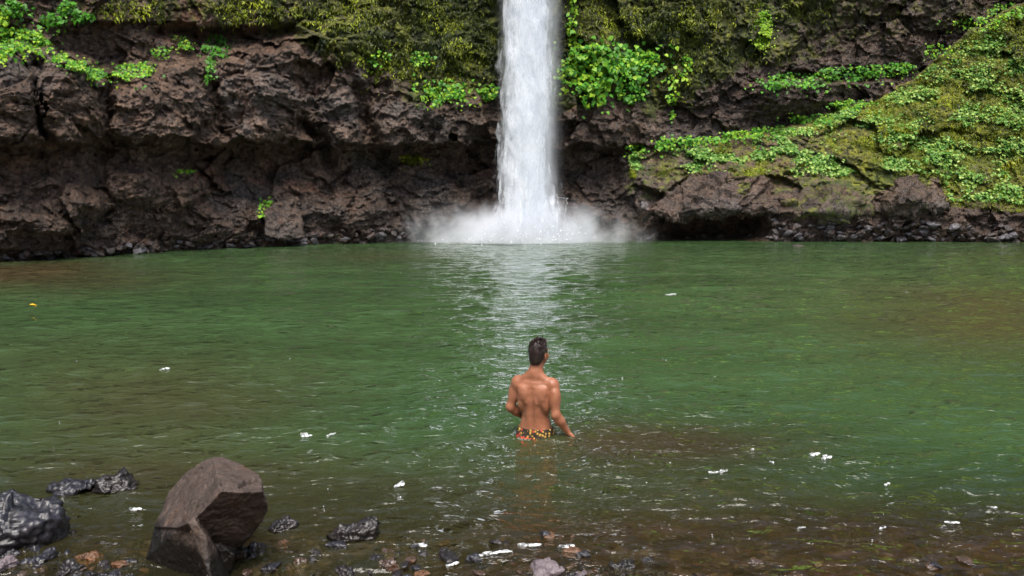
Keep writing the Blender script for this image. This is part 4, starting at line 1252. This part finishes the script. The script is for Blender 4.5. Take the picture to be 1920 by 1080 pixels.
class Field:
    """A signed distance grid that grows by smooth unions of tapered limbs and ellipsoids."""
    def __init__(self, lo, hi, h):
        self.lo, self.h = np.array(lo, float), h
        self.n = np.ceil((np.array(hi) - self.lo) / h).astype(int) + 1
        self.f = np.full(self.n, 1.0, np.float32)

    def box(self, lo, hi, pad=0.06):
        a_ = np.clip(np.floor((np.array(lo) - pad - self.lo) / self.h).astype(int), 0, self.n - 1)
        b_ = np.clip(np.ceil((np.array(hi) + pad - self.lo) / self.h).astype(int) + 1, 1, self.n)
        sl_ = tuple(slice(x_, y_) for x_, y_ in zip(a_, b_))
        ax = [self.lo[i] + self.h * np.arange(a_[i], b_[i]) for i in range(3)]
        return sl_, np.stack(np.meshgrid(*ax, indexing='ij'), -1)

    def join(self, sl_, d, k):
        cur = self.f[sl_]
        h_ = np.clip(0.5 + 0.5 * (cur - d) / k, 0, 1)
        self.f[sl_] = cur * (1 - h_) + d * h_ - k * h_ * (1 - h_)

    def cut(self, sl_, d, k):
        cur = self.f[sl_]
        h_ = np.clip(0.5 - 0.5 * (cur + d) / k, 0, 1)
        self.f[sl_] = cur * (1 - h_) - d * h_ + k * h_ * (1 - h_)

    def limb(self, a_, b_, ra, rb, k=0.02, cut=False):
        a_, b_ = np.array(a_, float), np.array(b_, float)
        m = max(ra, rb)
        sl_, p = self.box(np.minimum(a_, b_) - m, np.maximum(a_, b_) + m)
        ab = b_ - a_
        t_ = np.clip(((p - a_) @ ab) / (ab @ ab + 1e-12), 0, 1)
        d = np.linalg.norm(p - a_ - t_[..., None] * ab, axis=-1) - (ra + (rb - ra) * t_)
        (self.cut if cut else self.join)(sl_, d, k)

    def ell(self, c, rad, k=0.02, cut=False, rz=0.0, rx=0.0, ry=0.0):
        c, rad = np.array(c, float), np.array(rad, float)
        m = rad.max()
        sl_, p = self.box(c - m, c + m)
        R = np.array(Euler((rx, ry, rz)).to_matrix())
        q = (p - c) @ R
        k0 = np.linalg.norm(q / rad, axis=-1)
        k1 = np.linalg.norm(q / rad ** 2, axis=-1) + 1e-9
        d = k0 * (k0 - 1) / k1
        (self.cut if cut else self.join)(sl_, d, k)

    def loft(self, zs, ws, ds, cs, k=0.02, x0=0.0):
        sl_, p = self.box((x0 - max(ws), min(cs) - max(ds), zs[0]), (x0 + max(ws), max(cs) + max(ds), zs[-1]), 0.04)
        z = p[..., 2]
        w = np.interp(z, zs, ws); d_ = np.interp(z, zs, ds); c = np.interp(z, zs, cs)
        q = (np.abs((p[..., 0] - x0) / w) ** 2.3 + np.abs((p[..., 1] - c) / d_) ** 2.3) ** (1 / 2.3)
        d = (q - 1) * np.minimum(w, d_)
        d = np.maximum(d, np.maximum(zs[0] - z, z - zs[-1]))
        self.join(sl_, d, k)

    def mesh(self, smooth=2):
        f = self.f
        ins = f < 0
        nx, ny, nz_ = f.shape
        cnt = np.zeros((nx - 1, ny - 1, nz_ - 1), np.int8)
        cor = [(a_, b_, c) for a_ in (0, 1) for b_ in (0, 1) for c in (0, 1)]
        for a_, b_, c in cor:
            cnt += ins[a_:nx - 1 + a_, b_:ny - 1 + b_, c:nz_ - 1 + c]
        I, J, K = np.nonzero((cnt > 0) & (cnt < 8))
        idx = np.full(cnt.shape, -1, np.int64)
        idx[I, J, K] = np.arange(len(I))
        acc = np.zeros((len(I), 3)); num = np.zeros(len(I))
        for u in cor:
            for ax in range(3):
                if u[ax]:
                    continue
                w = list(u); w[ax] = 1
                f0 = f[I + u[0], J + u[1], K + u[2]]; f1 = f[I + w[0], J + w[1], K + w[2]]
                m = (f0 < 0) != (f1 < 0)
                t_ = np.where(m, f0 / np.where(m, f0 - f1, 1), 0)
                pos = np.stack([np.full(len(I), u[0], float), np.full(len(I), u[1], float), np.full(len(I), u[2], float)], -1)
                pos[:, ax] += t_
                acc[m] += pos[m]; num[m] += 1
        V = (np.stack([I, J, K], -1) + acc / num[:, None]) * self.h + self.lo
        quads = []
        for ax in range(3):
            b_, c = [(1, 2), (2, 0), (0, 1)][ax]
            s0 = [slice(None)] * 3; s1 = [slice(None)] * 3
            s0[ax] = slice(0, -1); s1[ax] = slice(1, None)
            x0, x1 = ins[tuple(s0)], ins[tuple(s1)]
            E = np.stack(np.nonzero(x0 != x1), -1)
            E = E[(E[:, b_] > 0) & (E[:, c] > 0) & (E[:, b_] < f.shape[b_] - 1) & (E[:, c] < f.shape[c] - 1)]
            fl = x0[E[:, 0], E[:, 1], E[:, 2]]
            cells = []
            for db, dc in ((1, 1), (0, 1), (0, 0), (1, 0)):
                e_ = E.copy(); e_[:, b_] -= db; e_[:, c] -= dc
                cells.append(idx[e_[:, 0], e_[:, 1], e_[:, 2]])
            q = np.stack(cells, -1)
            q[~fl] = q[~fl][:, ::-1]
            quads.append(q)
        Q = np.concatenate(quads)
        for _ in range(smooth):
            sm = np.zeros_like(V); ct = np.zeros(len(V))
            for a_ in range(4):
                for b_ in ((a_ + 1) % 4, (a_ + 3) % 4):
                    np.add.at(sm, Q[:, a_], V[Q[:, b_]]); np.add.at(ct, Q[:, a_], 1)
            V = V * 0.5 + 0.5 * sm / np.maximum(ct, 1)[:, None]
        return V, Q


HEAD_C = np.array([0.022, 0.0, 0.66])
HR = Euler((0.14, 0.05, -0.24)).to_matrix()      # head turned to the right and tipped back a little


def hp(x, y, z):
    """Head-local point -> body-local."""
    return np.array(HR @ Vector((x, y, z))) + HEAD_C


def head_into(F, hair=False):
    rz = -0.24
    F.ell(hp(0, 0.012, 0.105), (0.071, 0.094, 0.100), 0.02, rz=rz, rx=0.14)
    F.ell(hp(0, 0.055, 0.035), (0.054, 0.056, 0.066), 0.03, rz=rz, rx=0.14)
    F.ell(hp(0, 0.088, 0.000), (0.026, 0.02, 0.02), 0.02, rz=rz)
    for s in (-1, 1):
        F.ell(hp(0.030 * s, 0.104, 0.082), (0.02, 0.012, 0.012), 0.012, cut=True)
        F.ell(hp(0.031 * s, 0.092, 0.082), (0.012, 0.012, 0.011), 0.004)
        F.ell(hp(0.03 * s, 0.098, 0.100), (0.026, 0.012, 0.008), 0.012)
        F.ell(hp(0.045 * s, 0.078, 0.05), (0.022, 0.02, 0.02), 0.02)
        F.ell(hp(0.075 * s, 0.008, 0.072), (0.009, 0.019, 0.032), 0.006, rz=rz + 0.35 * s, rx=-0.15)
        F.ell(hp(0.084 * s, 0.008, 0.074), (0.004, 0.010, 0.020), 0.004, cut=True, rz=rz + 0.35 * s)
    F.limb(hp(0, 0.103, 0.088), hp(0, 0.122, 0.055), 0.009, 0.013, 0.012)
    F.ell(hp(0, 0.104, 0.026), (0.022, 0.010, 0.007), 0.008, rz=rz)
    F.ell(hp(0, 0.101, 0.013), (0.019, 0.010, 0.007), 0.008, rz=rz)


B = Field((-0.34, -0.24, -0.99), (0.40, 0.30, 0.90), 0.0045)
# trunk
B.loft([-0.14, -0.04, 0.04, 0.10, 0.18, 0.26, 0.34, 0.41, 0.46, 0.50, 0.53],
       [0.140, 0.160, 0.156, 0.142, 0.124, 0.130, 0.150, 0.160, 0.150, 0.115, 0.06],
       [0.100, 0.112, 0.106, 0.096, 0.088, 0.094, 0.104, 0.108, 0.098, 0.080, 0.05],
       [0.0, 0.0, 0.0, 0.002, 0.006, 0.006, 0.0, -0.004, -0.006, -0.006, -0.006])
for s in (-1, 1):
    B.limb((0.015 * s, -0.03, 0.575), (0.140 * s, -0.02, 0.480), 0.044, 0.040, 0.04)         # trapezius
    B.ell((0.084 * s, -0.090, 0.390), (0.044, 0.028, 0.078), 0.035, ry=0.35 * s, rz=0.25 * s)    # shoulder blade
    B.ell((0.106 * s, -0.05, 0.315), (0.042, 0.05, 0.085), 0.03, ry=-0.15 * s)                 # lats
    B.limb((0.036 * s, -0.068, 0.08), (0.034 * s, -0.084, 0.34), 0.024, 0.020, 0.035)         # back columns
    B.ell((0.075 * s, 0.085, 0.385), (0.075, 0.03, 0.055), 0.03)                               # chest
    B.ell((0.07 * s, -0.06, -0.07), (0.078, 0.075, 0.085), 0.03)                               # buttock
    B.ell((0.158 * s, -0.012, 0.475), (0.056, 0.058, 0.066), 0.03)                             # deltoid
B.limb((0, -0.120, 0.07), (0, -0.125, 0.44), 0.012, 0.012, 0.030, cut=True)                    # spine furrow
for s in (-1, 1):
    B.limb((0.036 * s, -0.140, 0.45), (0.050 * s, -0.132, 0.34), 0.012, 0.012, 0.022, cut=True)
    B.limb((0.085 * s, -0.137, 0.322), (0.130 * s, -0.118, 0.33), 0.008, 0.006, 0.030, cut=True)
# neck and head
B.limb((0.0, -0.016, 0.50), (0.016, -0.004, 0.69), 0.066, 0.058, 0.03)
head_into(B)
# right arm hangs out to the hand that skims the water
RS, RE, RW = np.array((0.168, -0.02, 0.47)), np.array((0.212, -0.075, 0.225)), np.array((0.300, 0.01, 0.055))
B.limb(RS, RE, 0.050, 0.038, 0.03)
B.ell((RS + RE) / 2 + (0.006, 0.012, 0.02), (0.044, 0.046, 0.085), 0.03)
B.ell((RS + RE) / 2 + (0.004, -0.022, 0.01), (0.038, 0.034, 0.085), 0.03)
B.limb(RE, RE + (RW - RE) * 0.35, 0.037, 0.040, 0.03)
B.limb(RE + (RW - RE) * 0.3, RW, 0.040, 0.025, 0.03)


def hand(F, w, fwd, side, up, k=0.008, thumb=1):
    """Palm and five bent fingers; fwd runs along the hand, side towards the thumb."""
    fwd, side, up = (np.array(q, float) / np.linalg.norm(q) for q in (fwd, side, up))
    kn = w + fwd * 0.085
    for t_ in np.linspace(-0.030, 0.030, 5):
        F.limb(w + fwd * 0.012 + side * t_ * 0.55, kn + side * t_, 0.0145, 0.0125, 0.012)
    for i, (o_, ln) in enumerate(((0.031, 0.072), (0.010, 0.082), (-0.011, 0.076), (-0.031, 0.060))):
        a_ = kn + side * o_
        d1 = fwd * (0.95 - 0.02 * i) - up * (0.22 + 0.06 * i) + side * o_ * 2.5
        d2 = fwd * 0.75 - up * (0.62 + 0.06 * i) + side * o_ * 1.5
        d3 = fwd * 0.55 - up * 0.85
        p1 = a_ + d1 / np.linalg.norm(d1) * ln * 0.45
        p2 = p1 + d2 / np.linalg.norm(d2) * ln * 0.32
        p3 = p2 + d3 / np.linalg.norm(d3) * ln * 0.25
        F.limb(a_, p1, 0.0098, 0.0090, 0.006)
        F.limb(p1, p2, 0.0090, 0.0082, 0.004)
        F.limb(p2, p3, 0.0082, 0.0070, 0.004)
    a_ = w + fwd * 0.022 + side * 0.022
    p1 = a_ + (fwd * 0.55 + side * 0.75 - up * 0.15) * 0.045
    p2 = p1 + (fwd * 0.85 + side * 0.35 - up * 0.2) * 0.034
    p3 = p2 + (fwd * 0.95 + side * 0.05 - up * 0.25) * 0.026
    F.limb(a_, p1, 0.016, 0.0115, 0.012)
    F.limb(p1, p2, 0.0115, 0.0098, 0.005)
    F.limb(p2, p3, 0.0098, 0.0080, 0.004)


hand(B, RW, (0.55, 0.35, -0.62), (-0.5, 0.75, -0.1), (0.55, 0.3, 0.75))
# left arm: elbow out, forearm brought forward to the belly
LS, LE, LW = np.array((-0.168, -0.01, 0.47)), np.array((-0.234, -0.012, 0.245)), np.array((-0.140, 0.150, 0.11))
B.limb(LS, LE, 0.050, 0.038, 0.03)
B.ell((LS + LE) / 2 + (-0.004, 0.012, 0.02), (0.044, 0.046, 0.085), 0.03)
B.limb(LE, LE + (LW - LE) * 0.35, 0.037, 0.040, 0.03)
B.limb(LE + (LW - LE) * 0.3, LW, 0.040, 0.026, 0.03)
hand(B, LW, (0.85, 0.25, -0.25), (0.2, -0.1, 0.95), (-0.2, 0.95, 0.2))
# legs and feet
for s in (-1, 1):
    hip, kne, ank = np.array((0.085 * s, 0.0, -0.10)), np.array((0.095 * s, 0.015, -0.49)), np.array((0.10 * s, -0.02, -0.88))
    B.limb(hip, kne, 0.083, 0.055, 0.04)
    B.limb(kne, ank, 0.052, 0.036, 0.03)
    B.ell((0.098 * s, -0.035, -0.60), (0.05, 0.052, 0.11), 0.03)
    B.limb(ank + (0, -0.02, -0.035), ank + (0.02 * s, 0.16, -0.06), 0.035, 0.026, 0.02)
    for i in range(5):
        B.limb(ank + (0.02 * s + (i - 2) * 0.015 * s, 0.155 - 0.007 * i, -0.062), ank + (0.02 * s + (i - 2) * 0.017 * s, 0.20 - 0.010 * i, -0.068), 0.012, 0.010, 0.006)
bv, bq = B.mesh(2)


def mat_skin():
    t = NT('tanned_skin')
    co = t.coord()
    n1_ = t.noise(co, 9, 6, 0.65)
    n2_ = t.noise(co, 90, 4, 0.6)
    col = t.ramp(n1_, [(0.3, (0.22, 0.080, 0.038)), (0.7, (0.36, 0.148, 0.078))])
    col = t.mix(t.maprange(n2_, 0.58, 0.72, 0, 0.25), col, (0.20, 0.07, 0.035))
    return t.done(t.pbr(col, t.maprange(n1_, 0.35, 0.6, 0.34, 0.6), t.bump(n2_, 0.25, 0.002), 0.45, Subsurface_Weight=0.12, Subsurface_Radius=(0.02, 0.008, 0.004), Subsurface_Scale=0.4))


MAN = bpy.data.objects.new('person', None)
BX = at(1004, 825, 7.0)
MAN.location = (BX[0], 7.0, 0.0)
MAN.rotation_euler = (0, 0, math.radians(-20))
COL.objects.link(MAN)
tag(MAN, 'shirtless man seen from behind, standing waist deep in the pool', 'person')
body = link('body', mesh_np('body', bv, bq), mat_skin(), MAN)

# hair: a cap grown from the skull with short strands
Hf = Field((-0.12, -0.16, 0.60), (0.20, 0.18, 0.92), 0.0045)
Hf.ell(hp(0, 0.004, 0.115), (0.0750, 0.098, 0.102), 0.01, rz=-0.24, rx=0.14)
Hf.ell(hp(0, -0.040, 0.052), (0.058, 0.048, 0.055), 0.02, rz=-0.24)
Hf.ell(hp(0.005, 0.040, 0.192), (0.042, 0.045, 0.020), 0.02, rz=-0.24)
Hf.ell(hp(0, 0.120, 0.055), (0.085, 0.065, 0.090), 0.012, cut=True, rz=-0.24)
for s in (-1, 1):
    Hf.ell(hp(0.085 * s, 0.02, 0.060), (0.030, 0.034, 0.048), 0.010, cut=True, rz=-0.24)
hv, hq = Hf.mesh(1)
hq_n = np.cross(hv[hq[:, 1]] - hv[hq[:, 0]], hv[hq[:, 3]] - hv[hq[:, 0]])
hq_n /= np.linalg.norm(hq_n, axis=1, keepdims=True) + 1e-12
r = np.random.default_rng(5)
sel = r.choice(len(hq), 2600)
hc = hv[hq[sel]].mean(1)
hl = np.array([HR.inverted() @ Vector(p_ - HEAD_C) for p_ in hc])
topness = sstep(0.12, 0.2, hl[:, 2])
dirn = hq_n[sel] * (0.45 + 0.5 * topness)[:, None] + np.array(HR @ Vector((0.15, 0.2, 0))) * topness[:, None] + np.array((0, 0, -0.9)) * (1 - topness)[:, None] + r.normal(0, 0.28, (len(sel), 3))
ln_ = 0.009 + 0.013 * topness * r.uniform(0.4, 1, len(sel))
ln_ = np.where((topness > 0.6) & (r.uniform(0, 1, len(sel)) > 0.95), ln_ * 2.2, ln_)
sv, sf, _ = leaves(hc, ln_, np.cross(dirn, r.normal(0, 1, dirn.shape)), dirn, np.ones(len(sel)), 'blade')
t_ = NT('dark_hair')
M['hair'] = t_.done(t_.pbr(t_.ramp(t_.noise(t_.coord(), 60, 4), [(0.3, (0.012, 0.007, 0.006)), (0.7, (0.045, 0.026, 0.02))]), 0.45, t_.bump(t_.noise(t_.coord((1, 1, 0.3)), 160, 3), 0.8, 0.004)))
link('hair', mesh_np('hair', np.concatenate([hv, sv]), [hq] + [f_ + len(hv) for f_ in sf]), M['hair'], MAN)

# swim shorts
Sf = Field((-0.30, -0.26, -0.46), (0.30, 0.24, 0.14), 0.005)
Sf.loft([-0.16, -0.04, 0.04, 0.085], [0.165, 0.176, 0.170, 0.160], [0.125, 0.130, 0.118, 0.108], [0, 0, 0, 0.002], 0.015)
for s in (-1, 1):
    Sf.ell((0.07 * s, -0.06, -0.07), (0.09, 0.088, 0.095), 0.03)
    Sf.limb((0.088 * s, 0, -0.10), (0.105 * s, 0.005, -0.40), 0.098, 0.092, 0.03)
zz_ = Sf.lo[2] + Sf.h * np.arange(Sf.n[2])
Sf.f = np.maximum(Sf.f, np.maximum(zz_ - 0.088, -0.41 - zz_)[None, None, :].astype(np.float32))
sv, sq = Sf.mesh(1)
an = np.arctan2(sv[:, 1], sv[:, 0])
sv = sv + np.stack([np.cos(an), np.sin(an), an * 0], -1) * (0.004 * np.sin(an * 22 + 3 * np.sin(sv[:, 2] * 30)))[:, None]


def mat_shorts():
    t = NT('patterned_shorts')
    co = t.coord()
    v_ = t.n('ShaderNodeTexVoronoi', {'Vector': co, 'Scale': 44.0, 'Randomness': 0.9})
    cell = t.n('ShaderNodeSeparateColor', {0: v_.outputs['Color']}).outputs[0]
    col = t.ramp(cell, [(0.0, (0.02, 0.015, 0.012)), (0.28, (0.02, 0.015, 0.012)), (0.30, (0.42, 0.25, 0.05)), (0.76, (0.55, 0.38, 0.09)), (0.80, (0.42, 0.06, 0.03)), (1.0, (0.6, 0.5, 0.25))], 'CONSTANT')
    col = t.mix(t.maprange(v_.outputs['Distance'], 0.42, 0.5), col, (0.03, 0.02, 0.012))
    z_ = t.n('ShaderNodeSeparateXYZ', {0: co}).outputs[2]
    red = t.maprange(t.math('ADD', z_, t.math('MULTIPLY', t.noise(co, 22, 3), 0.06)), 0.046, 0.030)
    col = t.mix(red, col, t.ramp(cell, [(0, (0.40, 0.025, 0.02)), (0.8, (0.62, 0.06, 0.03))]))
    return t.done(t.pbr(col, 0.75, t.bump(t.noise(co, 40, 3), 0.3, 0.004), 0.3))


link('swim_shorts', mesh_np('swim_shorts', sv, sq), mat_shorts(), MAN)
